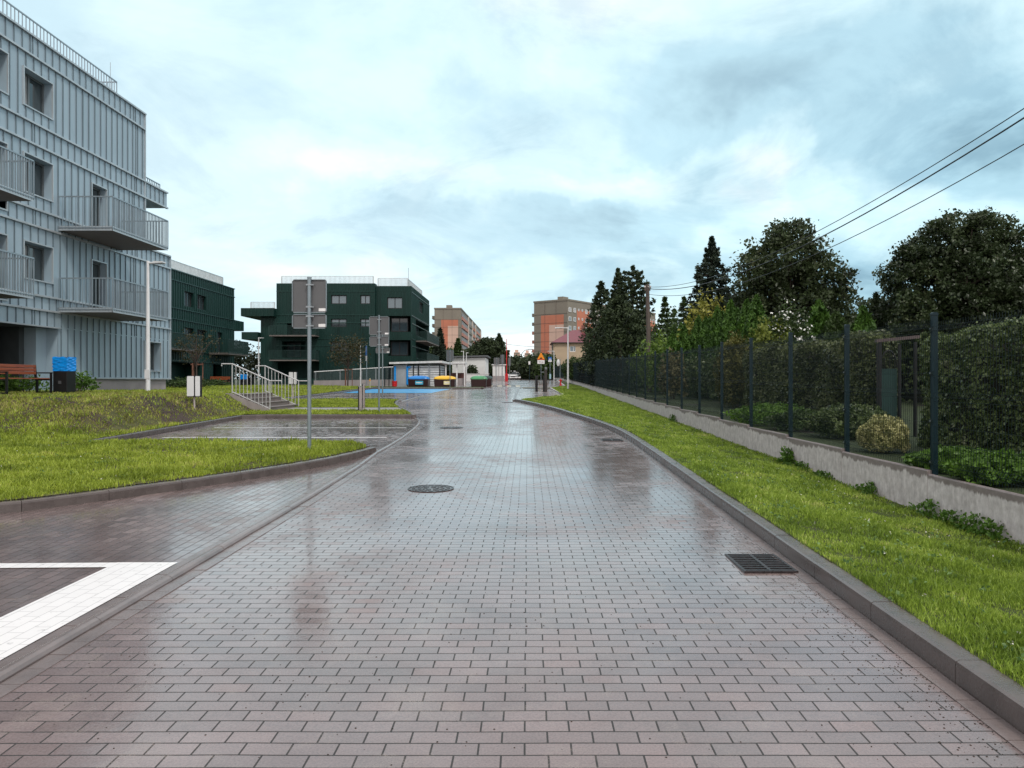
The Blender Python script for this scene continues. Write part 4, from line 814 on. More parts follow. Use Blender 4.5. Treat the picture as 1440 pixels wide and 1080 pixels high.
for k in range(-3, 57):
    y0 = FY+k*FP; z = pf(y0)+HA-.5
    if k: p = copy_tree(P0, FN); p.location = (.035, y0-9.15, z)
    o = pm if k == 0 else (pmf if k == 9 else (pm if k < 9 else pmf).copy())
    if k not in (0, 9): C.objects.link(o); o.parent = FN
    o.location = (.0, y0-9.15, pf(y0+FP/2)+HA-.5+.02)

# ---------------------------------------------------------------- plants
def branch_tubes(q, base, tips, r0, n=6, sag=.0):
    for tp in tips:
        a = Vector(base); b = Vector(tp); mid = a.lerp(b, .5)+Vector((random.uniform(-.12, .12), random.uniform(-.12, .12), (b-a).length*.12)); L_ = arc(a, mid, b, 5)
        q.tube(L_, [r0*(1-i/5*.82) for i in range(6)], n)
M_bark = mat('bark', (.075, .055, .045), .85, 0, .35, 3, .6, 25, vec=(1, 1, .3))
def blob_pts(blobs, ncl, per, sig, bias=.55):
    vol = np.array([b[3]*b[4]*b[5] for b in blobs])**.75; pr = vol/vol.sum(); k = rng.choice(len(blobs), ncl, p=pr); B = np.array(blobs)[k]
    d = rng.normal(size=(ncl, 3)); d /= np.linalg.norm(d, axis=1)[:, None]; r = (bias+(1-bias)*rng.random(ncl))*(1+.12*rng.normal(size=ncl))
    cen = B[:, :3]+d*B[:, 3:6]*r[:, None]; pts = np.repeat(cen, per, 0)+rng.normal(size=(ncl*per, 3))*sig*np.array([1, 1, .7]); return cen, pts
def tree(name, label, loc, h, rt, blobs, ncl, per, sig, size, m, group=None, cat='tree', bark=None, fork=.3, lean=(0, 0), nb=22, bias=.55, up=0., lobes=0):
    blobs = list(blobs); big_ = [b for b in blobs if b[3] > 1.0]
    for _ in range(lobes):      # small lobes standing out of the crown's outline
        b = random.choice(big_); a, e = random.uniform(0, 2*PI), random.uniform(-.15, 1.45); r_ = random.uniform(.35, .7); k = random.uniform(.92, 1.12)
        blobs.append((b[0]+b[3]*math.cos(a)*math.cos(e)*k, b[1]+b[4]*math.sin(a)*math.cos(e)*k, b[2]+b[5]*math.sin(e)*k, r_, r_, r_*.75))
    T = thing(name, label, cat, loc, 0, group); q = MB(); zt = h*fork; top = (lean[0], lean[1], h*.8)
    pts = [(0, 0, -.3), (0, 0, 0), (lean[0]*.3, lean[1]*.3, zt), (lean[0]*.6, lean[1]*.6, zt+(h*.8-zt)*.5), top]; q.tube(pts, [rt*1.3, rt, rt*.75, rt*.45, rt*.12], 8)
    cen, P = blob_pts(blobs, ncl, per, sig, bias); idx = rng.choice(len(cen), min(nb, len(cen)), replace=False)
    for i in idx:
        tt = random.uniform(.2, .95); b0 = Vector(pts[2]).lerp(Vector(pts[4]), tt*.85); branch_tubes(q, b0, [tuple(cen[i])], rt*.34*(1.1-tt), 5)
    for b in blobs[:12]: branch_tubes(q, Vector(pts[2]).lerp(Vector(pts[3]), random.random()), [b[:3]], rt*.5, 6)
    q.build('trunk', bark or M_bark, T, smooth=True); P = P[P[:, 2] > .15]
    o = leaves('crown', P, size, m, T, 1.5, up); return T
def conifer(name, label, loc, h, r, n_lv, m, group=None, droop=.25, z0=.06, leaf=.10, per=46, open_=.0, pw=.8, cat='tree', rt=None):
    T = thing(name, label, cat, loc, 0, group); q = MB(); rt = rt or h*.018; q.tube([(0, 0, -.3), (0, 0, h*.5), (0, 0, h*.98)], [rt, rt*.6, rt*.1], 8); C_ = []
    for i in range(n_lv):
        f = i/(n_lv-1); z = h*(z0+(1-z0)*f); R = r*(1-f)**pw*random.uniform(.72, 1.12)+.08; nb = max(4, int(9*(1-f)+4)); a0 = random.random()*6
        for j in range(nb):
            if random.random() < open_: continue
            a = a0+2*PI*j/nb+random.uniform(-.25, .25); Rj = R*random.uniform(.75, 1.15); u = np.sqrt(rng.random(per)); w_ = rng.normal(size=per)*.09*Rj*(1.2-u*.6); zz = -droop*Rj*u**1.3+rng.normal(size=per)*.07*h/10+.1*Rj*(u > .85)
            C_.append(np.stack([np.cos(a)*u*Rj-np.sin(a)*w_, np.sin(a)*u*Rj+np.cos(a)*w_, z+zz], 1))
            if j % 2 == 0: q.tube([(0, 0, z), (math.cos(a)*Rj*.9, math.sin(a)*Rj*.9, z-droop*Rj*.8)], [rt*.25, rt*.06], 4, False)
    C_.append(np.stack([rng.normal(size=60)*.05, rng.normal(size=60)*.05, h*(.93+.09*rng.random(60))], 1)); q.build('trunk', M_bark, T)
    leaves('crown', np.concatenate(C_), leaf, m, T, 2.6, 0); return T
def column_tree(name, label, loc, h, r, n, m, group=None, leaf=.10, cat='tree', clump=False):
    T = thing(name, label, cat, loc, 0, group); q = MB(); q.tube([(0, 0, -.2), (0, 0, h*.6)], [r*.12, r*.04], 6); q.build('trunk', M_bark, T)
    z = rng.random(n)**.85; a = rng.random(n)*2*PI; fl_ = np.clip(1-z**3.2, .0, 1)**.8*np.clip(.55+z*1.8, 0, 1); R = r*fl_*(.62+.4*rng.random(n))*(1+.16*np.sin(a*5+z*9)+.1*np.sin(a*9-z*17))
    P = np.stack([np.cos(a)*R, np.sin(a)*R, z*h*(1+.05*np.sin(a*4))], 1)
    if clump:
        k = rng.choice(n, n//24); P = np.repeat(P[k]*np.array([1.12, 1.12, 1]), 24, 0)+rng.normal(size=(n//24*24, 3))*np.array([.13, .13, .09])*r*np.clip(1.3-z[k].repeat(24), .3, 1)[:, None]
    leaves('crown', P, leaf, m, T, 2.2 if clump else 2.8, .3 if clump else .75); return T
def hedge(name, label, x0, x1, y0, y1, zb, zt, n, m, leaf=.05, cat='hedge', rnd=.25, group=None, lump=.06):
    T = thing(name, label, cat, ((x0+x1)/2, (y0+y1)/2, zb), 0, group); hx, hy, hz = (x1-x0)/2, (y1-y0)/2, zt-zb
    def shape(k, ins):
        A = [2*hy*hz, 2*hy*hz, 2*hx*hz, 2*hx*hz, 4*hx*hy]; fc = rng.choice(5, k, p=np.array(A)/sum(A)); u = rng.uniform(-1, 1, k); v = rng.uniform(0, 1, k); x = np.where(fc == 0, -1, np.where(fc == 1, 1, u)); y = np.where(fc == 2, -1, np.where(fc == 3, 1, np.where(fc < 2, u, rng.uniform(-1, 1, k)))); z = np.where(fc == 4, 1, v)
        X, Y, Z = x*hx, y*hy, z*hz
        # round the upper edges
        ex = np.clip(np.abs(X)-(hx-rnd), 0, None); ez = np.clip(Z-(hz-rnd), 0, None); ey = np.clip(np.abs(Y)-(hy-rnd), 0, None); L_ = np.sqrt(ex**2+ez**2+ey**2)+1e-6; s = np.minimum(1, rnd/L_)
        X = np.sign(X)*(np.abs(X)-ex+ex*s); Z = Z-ez+ez*s; Y = np.sign(Y)*(np.abs(Y)-ey+ey*s); g_ = 1-ins
        d = lump*(np.sin(Y*2.1+Z*1.7)+np.sin(Y*4.7-Z*3.3)*.6+np.sin(Y*.9)); X = X*g_+d*np.sign(X); Z = Z*(1-ins*.5)+d*.6*(Z > hz*.6); return X, Y*g_, Z
    X, Y, Z = shape(n, 0); dp = rng.random(n)**2*.16; X *= 1-dp*.7; P = np.stack([X, Y, Z+rng.normal(size=n)*.02], 1)+rng.normal(size=(n, 3))*.022
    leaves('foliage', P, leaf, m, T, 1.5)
    q = MB(); e = .16; q.prism([(-hx+e, 0), (hx-e, 0), (hx-e-.03, hz-.35), (hx-e-.2, hz-.2), (-hx+e+.2, hz-.2), (-hx+e+.03, hz-.35)], -hy+e, hy-e, 'y'); q.build('dark_core', mat('hedge_dark_core', (.018, .018, .012), .95, 0, .5, 5), T); return T  # added dark solid in place of twigs and shade, closes gaps between leaves
def shrub(name, label, loc, rx, ry, h, n, m, leaf=.06, cat='shrub', group=None, flower=None, nf=0, fl=.05, lumpy=.15, stems=5):
    T = thing(name, label, cat, loc, 0, group); a = rng.random(n)*2*PI; cz = rng.random(n); ph = np.arccos(1-cz*1.62); R = (1-.45*rng.random(n)**2)*(1+lumpy*np.sin(a*3+ph*4)+lumpy*.6*np.sin(a*7-ph*5))
    X = np.cos(a)*np.sin(ph)*R*rx; Y = np.sin(a)*np.sin(ph)*R*ry; Z = h*.42+np.cos(ph)*R*h*.55; P = np.stack([X, Y, np.clip(Z, .02, None)], 1); leaves('foliage', P, leaf, m, T, 1.5); q = MB()
    for i in range(stems): aa = 2*PI*i/stems; q.tube([(math.cos(aa)*rx*.1, math.sin(aa)*ry*.1, -.1), (math.cos(aa)*rx*.5, math.sin(aa)*ry*.5, h*.6)], [.02, .008], 5)
    q.build('stems', M_bark, T)
    if flower: k = rng.choice(n, nf); leaves('flowers', P[k]*1.04+[0, 0, .03], fl, flower, T, 1.1)
    return T
LM = {k: leafmat(k, *v) for k, v in dict(
    walnut=((.020, .030, .014), (.080, .115, .048), .8, .28, .36, (.12, .105, .055)), dense=((.018, .028, .013), (.066, .100, .040), .8, .24, .36, (.09, .085, .045)), spruce=((.008, .018, .012), (.040, .062, .036), 1.5, .1, .6),
    darkcon=((.012, .024, .011), (.056, .084, .032), 1.2, .1, .6), thuja=((.018, .055, .010), (.085, .18, .024), 2, .12, .6), yellow=((.09, .12, .02), (.42, .40, .08), 3, .25, .5), hedge=((.020, .040, .016), (.16, .22, .078), 2.2, .2, .34, (.22, .22, .16)),
    hedger=((.028, .038, .016), (.15, .19, .072), 1.8, .2, .36, (.20, .17, .11)), mid=((.02, .04, .012), (.07, .12, .03), 1.4, .25, .5), bright=((.05, .11, .014), (.20, .30, .05), 2, .25, .5), varieg=((.14, .17, .05), (.62, .60, .30), 9, .25, .5), young=((.03, .03, .014), (.08, .075, .03), 2, .25, .5), weed=((.04, .10, .014), (.13, .25, .035), 5, .25, .5), far=((.008, .014, .008), (.030, .042, .020), .3, .1, .6)).items()}
M_wflow = mat('white_petals', (.78, .80, .76), .6); M_yflow = mat('cream_petals', (.6, .55, .3), .6)
G = lambda Y: pf(Y)+.36
at = lambda px, Y: (px2x(px, Y), Y, G(Y))
# --- dark hedges right behind the fence
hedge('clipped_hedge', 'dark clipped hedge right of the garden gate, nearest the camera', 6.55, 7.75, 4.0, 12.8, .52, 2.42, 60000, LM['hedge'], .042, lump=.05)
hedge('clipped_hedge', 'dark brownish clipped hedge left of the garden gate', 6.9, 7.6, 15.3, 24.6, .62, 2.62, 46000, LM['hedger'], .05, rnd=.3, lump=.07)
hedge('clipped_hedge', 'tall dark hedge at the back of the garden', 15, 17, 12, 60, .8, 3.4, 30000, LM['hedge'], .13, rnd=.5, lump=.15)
shrub('golden_shrub', 'round variegated cream and green bush in front of the garden gate', (5.55, 11.75, .55), .36, .36, .58, 8000, LM['varieg'], .026, lumpy=.10)
shrub('low_shrub', 'low dark green bush behind the mesh fence beside the golden one', (6.1, 14.3, .6), .7, .6, .62, 6000, LM['hedge'], .045)
for i, (px, Y, rx, h, k) in enumerate(((1085, 17.5, .9, .5, 'weed'), (1130, 16.0, .7, .42, 'mid'), (1405, 8.6, .5, .35, 'weed'), (1340, 9.6, .5, .3, 'weed'))):
    shrub('ground_cover_plant', ['leafy green ground cover at the foot of the brownish hedge', 'small dark ground cover clump at the hedge foot near the fence', 'small weedy clump at the foot of the nearest hedge, near the picture edge', 'small weedy clump at the foot of the nearest hedge, near the gate'][i], (px2x(px, Y), Y, G(Y)), rx, rx*.8, h, 4200, LM[k], .038, 'plant', 'ground cover plants behind the fence')
shrub('vine_bush', 'yellowish climbing bush at the far end of the brownish hedge', (7.0, 25.4, .7), .6, .6, 2.5, 7000, leafmat('vine', (.05, .06, .015), (.16, .16, .04), 2, .2), .06)
# --- thuja row
for i in range(16):
    Y = 27.0+i*1.42; h = 3.75+.22*math.sin(i*2.7)+.1*math.sin(i*5.1); column_tree('thuja_tree', 'bright green columnar thuja in the row behind the fence', (8.2+i*.07+.06*math.sin(i*3), Y, G(Y)), h, .62, 6500, LM['thuja'], 'row of green thujas behind the fence', .055)
column_tree('thuja_tree', 'single small green thuja left of the row, right of the wooden pole', at(946, 38), 3.0, .5, 3000, LM['thuja'], None, .09)
column_tree('thuja_tree', 'small green thuja left of the row beside the cream-flowered bush', at(962, 36), 3.2, .45, 3000, LM['thuja'], None, .09)
# --- larger trees, right to left
def big(px, Y, dx, h, **k): return None
tree('walnut_tree', 'broad dark tree with dense clumped leaves at the right edge', at(1352, 30), 8.2, .26, [(0, 0, 4.6, 2.5, 2.4, 2.0), (-1.5, .3, 4.4, 1.5, 1.6, 1.5), (1.7, 0, 4.9, 1.9, 1.9, 1.8), (-.4, 0, 6.1, 1.5, 1.4, 1.1), (.9, .3, 6.5, 1.2, 1.2, 1.0), (3.4, .5, 4.2, 1.8, 1.8, 1.8), (-2.1, 0, 3.2, 1.2, 1.3, 1.3), (.3, 0, 2.6, 2.4, 2, 1.2), (-1.5, 0, 5.6, .7, .7, .55), (2.6, 0, 2.4, 2.2, 2, 1.3)], 1300, 64, .15, .085, LM['dense'], lobes=34)
tree('walnut_tree', 'large airy dark tree with gaps showing sky, right of the spruce', at(1108, 42), 10.0, .22, [(0, 0, 7.4, 2.4, 2.2, 1.5), (-1.7, .3, 6.4, 1.4, 1.5, 1.6), (1.8, 0, 6.2, 1.8, 1.6, 1.6), (.2, 0, 8.6, 1.5, 1.4, 1.0), (2.9, .3, 5.2, 1.1, 1.1, .9), (0, 0, 5.0, 2.3, 2, 1.3), (-2.2, .3, 4.6, 1.2, 1.2, 1.0), (2.0, 0, 3.9, 1.6, 1.5, 1.0), (-.4, 0, 3.0, 2.6, 2, 1.3)], 820, 34, .22, .13, LM['walnut'], bias=.5, nb=46)
tree('broadleaf_tree', 'lower dark tree filling the gap between the two big dark trees', at(1225, 46), 6.6, .16, [(0, 0, 4.0, 2.2, 2, 1.5), (-1.6, 0, 3.2, 1.8, 1.6, 1.4), (2, 0, 3.8, 1.8, 1.6, 1.6), (.4, 0, 2.2, 3.6, 2, 1.6)], 420, 36, .25, .15, LM['walnut'])
tree('broadleaf_tree', 'dark leafy tree beyond the big dense tree, at the right edge', at(1430, 40), 8.6, .2, [(0, 0, 5.2, 2.6, 2, 2.0), (2.2, 0, 4.8, 2, 2, 2), (-1, 0, 3.2, 3, 2, 2)], 500, 40, .28, .16, LM['walnut'])
tree('broadleaf_tree', 'low dark rounded tree below and behind the airy tree', at(1040, 52), 7.0, .2, [(0, 0, 4.6, 2.6, 2, 1.9), (-2, 0, 3.8, 1.6, 1.6, 1.9), (2.4, 0, 4.2, 2, 2, 1.9), (0, 0, 2.2, 4.4, 2, 1.8)], 520, 40, .28, .16, LM['dense'])
conifer('spruce_tree', 'dark pointed spruce between the wooden pole and the airy tree', at(1001, 46), 9.2, 3.1, 30, LM['spruce'], None, .22, .05, .10, 80, .05, .8)
column_tree('thuja_tree', 'small dark green column tree left of the spruce', at(984, 60), 6.0, 1.5, 7000, LM['darkcon'], None, .12, clump=True)
shrub('golden_tree', 'tall golden-leaved shrub in front of the spruce', (px2x(993, 40), 40, G(40)), 1.15, 1.1, 4.9, 5200, LM['yellow'], .12, lumpy=.25)
shrub('golden_shrub', 'pale yellow-tipped bush behind the fence below the thujas', (px2x(946, 33), 33, G(33)), .55, .5, 2.0, 1700, leafmat('pale_bush', (.05, .055, .02), (.22, .2, .09), 3, .2), .09, lumpy=.25)
shrub('flowering_shrub', 'bush with clusters of white flowers above the brownish hedge', (px2x(1112, 26), 26.2, G(26)), .8, .7, 3.35, 7000, LM['mid'], .065, flower=M_wflow, nf=900, fl=.07, lumpy=.2)
shrub('golden_shrub', 'yellow-green bush beside the white-flowered one', (px2x(1080, 26), 26, G(26)), .7, .7, 2.75, 5500, leafmat('yg', (.05, .09, .012), (.24, .28, .05), 2, .25), .075, lumpy=.3)
for i, (px, Y, h, r, k, lb) in enumerate(((1152, 31, 3.9, .9, 'thuja', 'rounded yellow-green conifer left of the dark green ones behind the hedge'), (1176, 30, 3.4, 1.0, 'mid', 'soft dark green rounded bush behind the brownish hedge'), (1214, 30, 3.6, .75, 'thuja', 'small pointed yellow-green conifer left of the dense tree'), (1232, 32, 4.3, .6, 'darkcon', 'narrow dark conifer just left of the dense tree'))):
    column_tree('conifer_shrub', lb, at(px, Y), h, r, 5000, LM[k], 'conifer shrubs behind the hedge', .09, 'shrub')
# low garden filling: shrubs seen through the fence
k_ = 0
for px, Y, rx, h, mm_, lb in ((1060, 27, 1.0, 2.0, 'mid', 'leafy bush behind the sixth fence bay from the right'), (1030, 31, 1.1, 2.2, 'hedge', 'dark bush under the near end of the thuja row'), (1000, 34, 1.2, 2.0, 'hedge', 'dark bush under the middle of the thuja row'), (972, 38, 1.2, 1.8, 'hedger', 'dark bush with white blooms behind the fence'), (935, 40, 1.5, 3.0, 'bright', 'fresh green bush just right of the wooden pole'), (955, 46, 1.8, 4.6, 'mid', 'taller mid green bush right of the wooden pole'), (925, 52, 1.6, 3.6, 'mid', 'mid green bush behind the wooden pole'), (898, 44, 1.0, 1.5, 'mid', 'small bush low behind the fence left of the wooden pole')):
    shrub('garden_bush', lb, (px2x(px, Y), Y, G(Y)), rx, rx, h, 3600, LM[mm_], .10, 'shrub', 'garden bushes behind the fence', flower=M_wflow if 'white' in lb else None, nf=26, fl=.14, lumpy=.25); k_ += 1
for px, Y, h, lb in ((935, 66, 7.4, 'farther pale-topped young conifer right of the wooden pole'), (962, 70, 7.8, 'farther pale-topped conifer left of the spruce'), (948, 74, 7.0, 'farthest small conifer between the pole and the spruce')):
    conifer('pine_tree', lb, at(px, Y), h, 1.7, 16, LM['mid'], 'small far conifers right of the pole', .1, .05, .16, 30, .1)
# conifers by the pole
column_tree('cypress_tree', 'tall narrow dark conifer at the left of the group beside the red-roofed house', at(846, 66), 8.6, 1.45, 12000, LM['darkcon'], None, .10, clump=True)
conifer('cedar_tree', 'tall dark layered conifer touching the wooden pole', at(890, 62), 9.6, 2.5, 22, LM['darkcon'], None, .06, .12, .11, 90, .18, .38)
column_tree('cypress_tree', 'bulky dark conifer in the middle of the group, lower than its neighbours', at(872, 56), 6.4, 2.1, 16000, LM['darkcon'], None, .10, clump=True)
conifer('spruce_tree', 'dark spruce poking up inside the conifer group', at(869, 68), 10.2, 2.1, 28, LM['darkcon'], None, .2, .05, .11, 80, .05, .7)
column_tree('cypress_tree', 'dark conifer low at the right foot of the group, behind the wooden pole', at(900, 58), 4.6, 1.6, 9000, LM['darkcon'], None, .11, clump=True)
column_tree('cypress_tree', 'dark conifer low at the left foot of the group near the house', at(850, 74), 5.6, 1.4, 7000, LM['darkcon'], None, .12, clump=True)
shrub('garden_bush', 'green bush over the fence in front of the red-roofed house', (px2x(810, 82), 82, G(82)), 1.5, 1.4, 2.6, 3600, LM['mid'], .12, 'shrub')
shrub('garden_bush', 'dark bush over the fence at the house corner', (px2x(832, 70), 70, G(70)), 1.1, 1.2, 2.9, 3000, LM['darkcon'], .12, 'shrub')
# --- trees around the towers and the street end
tree('broadleaf_tree', 'small green tree at the corner of the dark green building', (px2x(613, 130), 128, 2), 6.0, .12, [(0, 0, 4.4, 1.7, 1.5, 1.5), (.5, 0, 3.6, 1.6, 1.5, 1.3)], 150, 26, .3, .24, LM['mid'])
conifer('spruce_tree', 'dark spruce in front of the left tower block, right of the green building', (px2x(621, 128), 126, 2), 8.4, 2.0, 20, LM['spruce'], None, .25, .05, .26, 26)
conifer('spruce_tree', 'smaller green spruce in front of the left tower block', (px2x(644, 150), 150, 2), 8.0, 2.4, 18, LM['mid'], None, .2, .05, .3, 26)
tree('broadleaf_tree', 'green leafy tree under the salmon gable of the left tower', (px2x(632, 158), 158, 2), 6.5, .15, [(0, 0, 4.4, 3.2, 2.4, 2.0), (-2, 0, 3.2, 2.2, 2, 1.8)], 170, 26, .5, .34, LM['mid'])
tree('broadleaf_tree', 'low dark tree right of the left tower block foot', (px2x(664, 165), 165, 2), 7.6, .15, [(0, 0, 4.8, 2.0, 2, 2.2)], 110, 26, .4, .34, LM['darkcon'])
tree('broadleaf_tree', 'large dark round-topped tree left of the red barrier boom', (px2x(686, 132), 132, 2), 8.0, .25, [(0, 0, 5.2, 2.4, 2.4, 2.0), (-1.2, 0, 4.4, 2.0, 2, 2.0), (1.8, 0, 4.2, 1.6, 1.6, 2.2), (.0, 0, 6.4, 1.5, 1.5, .9), (0, 0, 2.2, 3, 2, 1.6)], 420, 26, .35, .26, LM['darkcon'])
conifer('pine_tree', 'dark layered pine just left of the red barrier boom', (px2x(702, 128), 128, 2), 7.6, 2.3, 18, LM['darkcon'], None, -.05, .15, .24, 30, .15, .7)
fw = [(724, 175, 5.2, 3.8), (734, 190, 5.0, 4.5), (746, 182, 5.2, 4.0), (756, 165, 5.6, 3.4), (764, 150, 5.0, 2.4), (769, 142, 4.2, 1.6), (715, 168, 5.4, 3.6), (752, 150, 5.0, 2.8)]
lbs = ['tree over the parked dark car', 'tree at the vanishing end of the street', 'tree right of the street end', 'taller tree behind the warning sign', 'tree left of the blue sign', 'small tree beside the beige house', 'tree behind the white cars', 'bushy tree low behind the warning sign']
for (px, Y, h, r), lb in zip(fw, lbs):
    tree('broadleaf_tree', 'far dark green '+lb, (px2x(px, Y), Y, pf(Y)), h, .15, [(0, 0, h*.55, r, r, h*.38), (r*.4, 0, h*.72, r*.6, r*.6, h*.24), (-r*.4, 0, h*.5, r*.7, r*.6, h*.3), (0, 0, h*.22, r*.9, r*.7, h*.22)], 260, 22, .45, .32, LM['darkcon'] if px < 754 else LM['mid'], 'far trees at the end of the street')
def wood(name, label, pts, h, n, m, lf, dep=8):
    """a far wood that reads as one mass"""
    P = np.array(pts, float); i = rng.integers(0, len(P)-1, n); t_ = rng.random(n); xy = P[i]+(P[i+1]-P[i])*t_[:, None]; s_ = (i+t_)*6.3; top = h*(.72+.13*np.sin(s_*2.1)+.1*np.sin(s_*5.3)+.08*np.sin(s_*11.7)); z = top*rng.random(n)**.7
    V = np.stack([xy[:, 0]+rng.normal(size=n)*dep*.2, xy[:, 1]+rng.random(n)*dep, prof(xy[:, 1])+z], 1); o = leaves(name, V, lf, m); return tag(o, label, 'wood', kind='stuff')
wood('far_wood', 'dark wood closing the view behind the parked cars and far signs', [(-40, 200), (-12, 205), (10, 215), (26, 190)], 5.6, 12000, LM['far'], .6, 14)
wood('garden_thicket', 'dark thicket of garden trees behind the thujas and big trees', [(12, 90), (20, 72), (24, 60), (34, 52), (48, 44)], 5.6, 30000, LM['dense'], .34, 6)
wood('garden_thicket', 'dark undergrowth beyond the fence towards the red-roofed house', [(6.6, 60), (7.0, 75), (7.4, 98)], 2.6, 7000, LM['far'], .22, 3)
wood('far_wood', 'dark green trees seen between the two green buildings on the left', [(-75, 150), (-50, 150), (-36, 155)], 8, 14000, LM['far'], .38, 10)
# weeds at the wall foot
for i, (px, py) in enumerate(((1110, 650), (1222, 694), (1160, 668), (1310, 728), (1345, 745), (1375, 752), (1400, 762), (948, 590), (1130, 655))):
    Y = 4.8*FPX/(px-CX); h = [.30, .16, .1, .16, .16, .2, .18, .2, .12][i]; n = 90; T = thing('wall_foot_weed', ['large-leaved upright weed at the wall foot below the golden bush', 'weed at the wall foot below the nearest fence bay but one', 'low weed between the upright large one and the golden bush', 'weed at the wall foot just right of the nearest post', 'leafy weed right of the one by the nearest post', 'middle weed of the leafy run by the right edge', 'last weed of the leafy run, at the right picture edge', 'far small weed at the wall foot, left of all others', 'low weed just right of the large-leaved upright one'][i], 'weed', (4.76, Y, float(hright(4.76, Y))), 0, 'weeds at the foot of the wall')
    n = 150; P = rng.normal(size=(n, 3))*[.06, .15, .0]+[0, 0, .02]; P[:, 2] = rng.random(n)*h*np.exp(-(P[:, 1]/.2)**2)+.03; leaves('leaves', P, .032 if i else .06, LM['weed'], T, 1.6)
# --- left side plants
def young(label, loc, h, r, tw, n=650, group='young staked trees'):
    T = thing('young_tree', label, 'tree', loc, 0, group); q = MB(); q.tube([(0, 0, -.1), (.02, 0, h*.45), (0, .02, h*.95)], [.05*tw, .035*tw, .01], 7)
    tips = [(random.uniform(-r, r), random.uniform(-r, r), h*random.uniform(.5, 1)) for _ in range(34)]
    for tp in tips: branch_tubes(q, (0, 0, h*random.uniform(.35, .6)), [tp], .014*tw, 4)
    q.build('trunk', M_bark, T); P = np.array([tp for tp in tips for _ in range(n//34)])+rng.normal(size=(n//34*34, 3))*.22*tw; leaves('crown', P, .07*tw, LM['young'], T, 1.6); M_st = mat('stake_wood', (.20, .09, .06), .75)
    for a in range(3): x, y = .38*math.cos(a*2.1+.3), .38*math.sin(a*2.1+.3); s = MB(); s.tube([(x, y, -.2), (x, y, 1.55)], .035, 8); s.build('stake', M_st, T)
    s = MB(); s.box(-.35, .42, -.02, .02, 1.44, 1.52); s.build('crossbar', M_st, T)
young('thin reddish young tree with wooden stakes in front of the left green building', (px2x(276, 48), 48, float(hleft(-21, 48))), 3.6, 1.0, 1.1, 560)
young('young tree with wooden stakes and sparse crown left of the tall thin lamp', (px2x(489, 66), 66, float(hleft(-15.8, 66))), 4.0, 1.15, 1.4, 1900)
for px, Y, rx, h, lb in ((122, 26.2, .55, .7, 'small sparse bush at the wall foot right of the blue-topped bin'), (5, 26, .8, .65, 'low bush behind the bench, at the left picture edge'), (45, 26, .8, .6, 'low bush behind the bench, near its armrest')):
    shrub('planting_bush', lb, (px2x(px, Y)-.3, Y, 1.28), rx, .35, h, 900, LM['weed'], .06, 'shrub', 'low bushes along the blue-grey building', lumpy=.3)
for px, Y, lb in ((250, 43, 'low planting at the corner of the blue-grey building'), (268, 47, 'low planting under the thin young tree'), (300, 58, 'low planting behind the farther bench')):
    shrub('planting_bush', lb, (px2x(px, Y), Y, float(hleft(px2x(px, Y), Y))), 1.1, .6, .55, 1200, LM['mid'], .07, 'shrub', 'low plantings by the green building', lumpy=.3)
shrub('climbing_bush', 'dark green bushes against the white flat-roofed building', (px2x(663, 112), 112, 1.9), 1.0, .5, 2.2, 900, LM['darkcon'], .2, 'shrub')
# ---------------------------------------------------------------- street furniture
M_wpole = mat('white_painted_metal', (.74, .76, .77), .35, .1, .06, 3); M_zinc = mat('zinc_grey_post', (.27, .33, .36), .4, .6, .12, 5); M_back = mat('sign_back_grey', (.13, .135, .14), .5, .3, .08, 3)
M_black = mat('black_metal', (.012, .013, .014), .4, .2, .1, 5); M_white = mat('white_reflective', (.8, .8, .8), .5); M_wood = mat('orange_brown_wood', (.27, .075, .03), .4, 0, .3, 4, .2, 30, vec=(12, .6, 12))
M_steel = mat('brushed_steel', (.42, .38, .37), .3, .85, .1, 8); M_blue = mat('sign_blue', (.01, .12, .42), .4); M_red = mat('barrier_red', (.58, .015, .02), .4); M_orange = mat('sign_orange', (.85, .28, .01), .5); M_bluebag = mat('blue_plastic_wrap', (.0, .27, .80), .28, 0, .22, 1, .9, 9, .6, vec=(2, 2, 14))
hL = lambda x, y: float(hleft(x, y))
def street_lamp(label, px, Y, z0, h, arm, r=.075):
    T = thing('street_lamp', label, 'street lamp', (px2x(px, Y), Y, z0), 0, 'white street lamps'); q = MB(); q.lathe([(r*1.25, -.2), (r*1.25, .03), (r, .05), (r*.92, 1.6), (r*.6, h), (r*.6, h+.02)], 14); q.build('pole', M_wpole, T, smooth=False)
    q = MB(); q.tube([(0, 0, h-.06), (arm*.45, 0, h-.05)], r*.45, 8); q.build('arm', M_wpole, T); s = 1 if arm > 0 else -1
    q = MB(); a, b_ = arm*.4, arm; x0, x1 = min(a, b_), max(a, b_); q.prism([(x0, h-.09), (x1, h-.06), (x1, h-.015), (x0, h+.0)], -.14, .14, 'y'); hd = q.build('lamp_head', M_wpole, T)
    q = MB(); q.box(x0+.05, x1-.08, -.11, .11, h-.098, h-.088); q.build('lens', mat('lamp_lens', (.5, .52, .5), .2), hd)
    q = MB(); q.box(-r*1.02, r*1.02, -r*1.03, -r*.6, .55, .9); q.build('access_door', M_wpole, T)
street_lamp('white street lamp on the left lawn, in front of the blue-grey building', 208, 28.6, py2z(553, 28.6), 5.0, .62, .085)
street_lamp('thin white street lamp behind the stair railing, before the green buildings', 363.7, 77, py2z(543.5, 77), 5.0, .5)
street_lamp('slim white lamp rising behind the pair of steel bollards', 507, 78, py2z(542, 78), 4.35, -.25, .06)
street_lamp('tall white lamp right beside the kerb grass and the green fence, nearest on the right', 798.7, 58.7, py2z(549, 58.7), 4.92, -1.0)
street_lamp('smaller white lamp farther along the fence, before the beige house', 779, 120, py2z(537.6, 120), 5.0, -1.0)
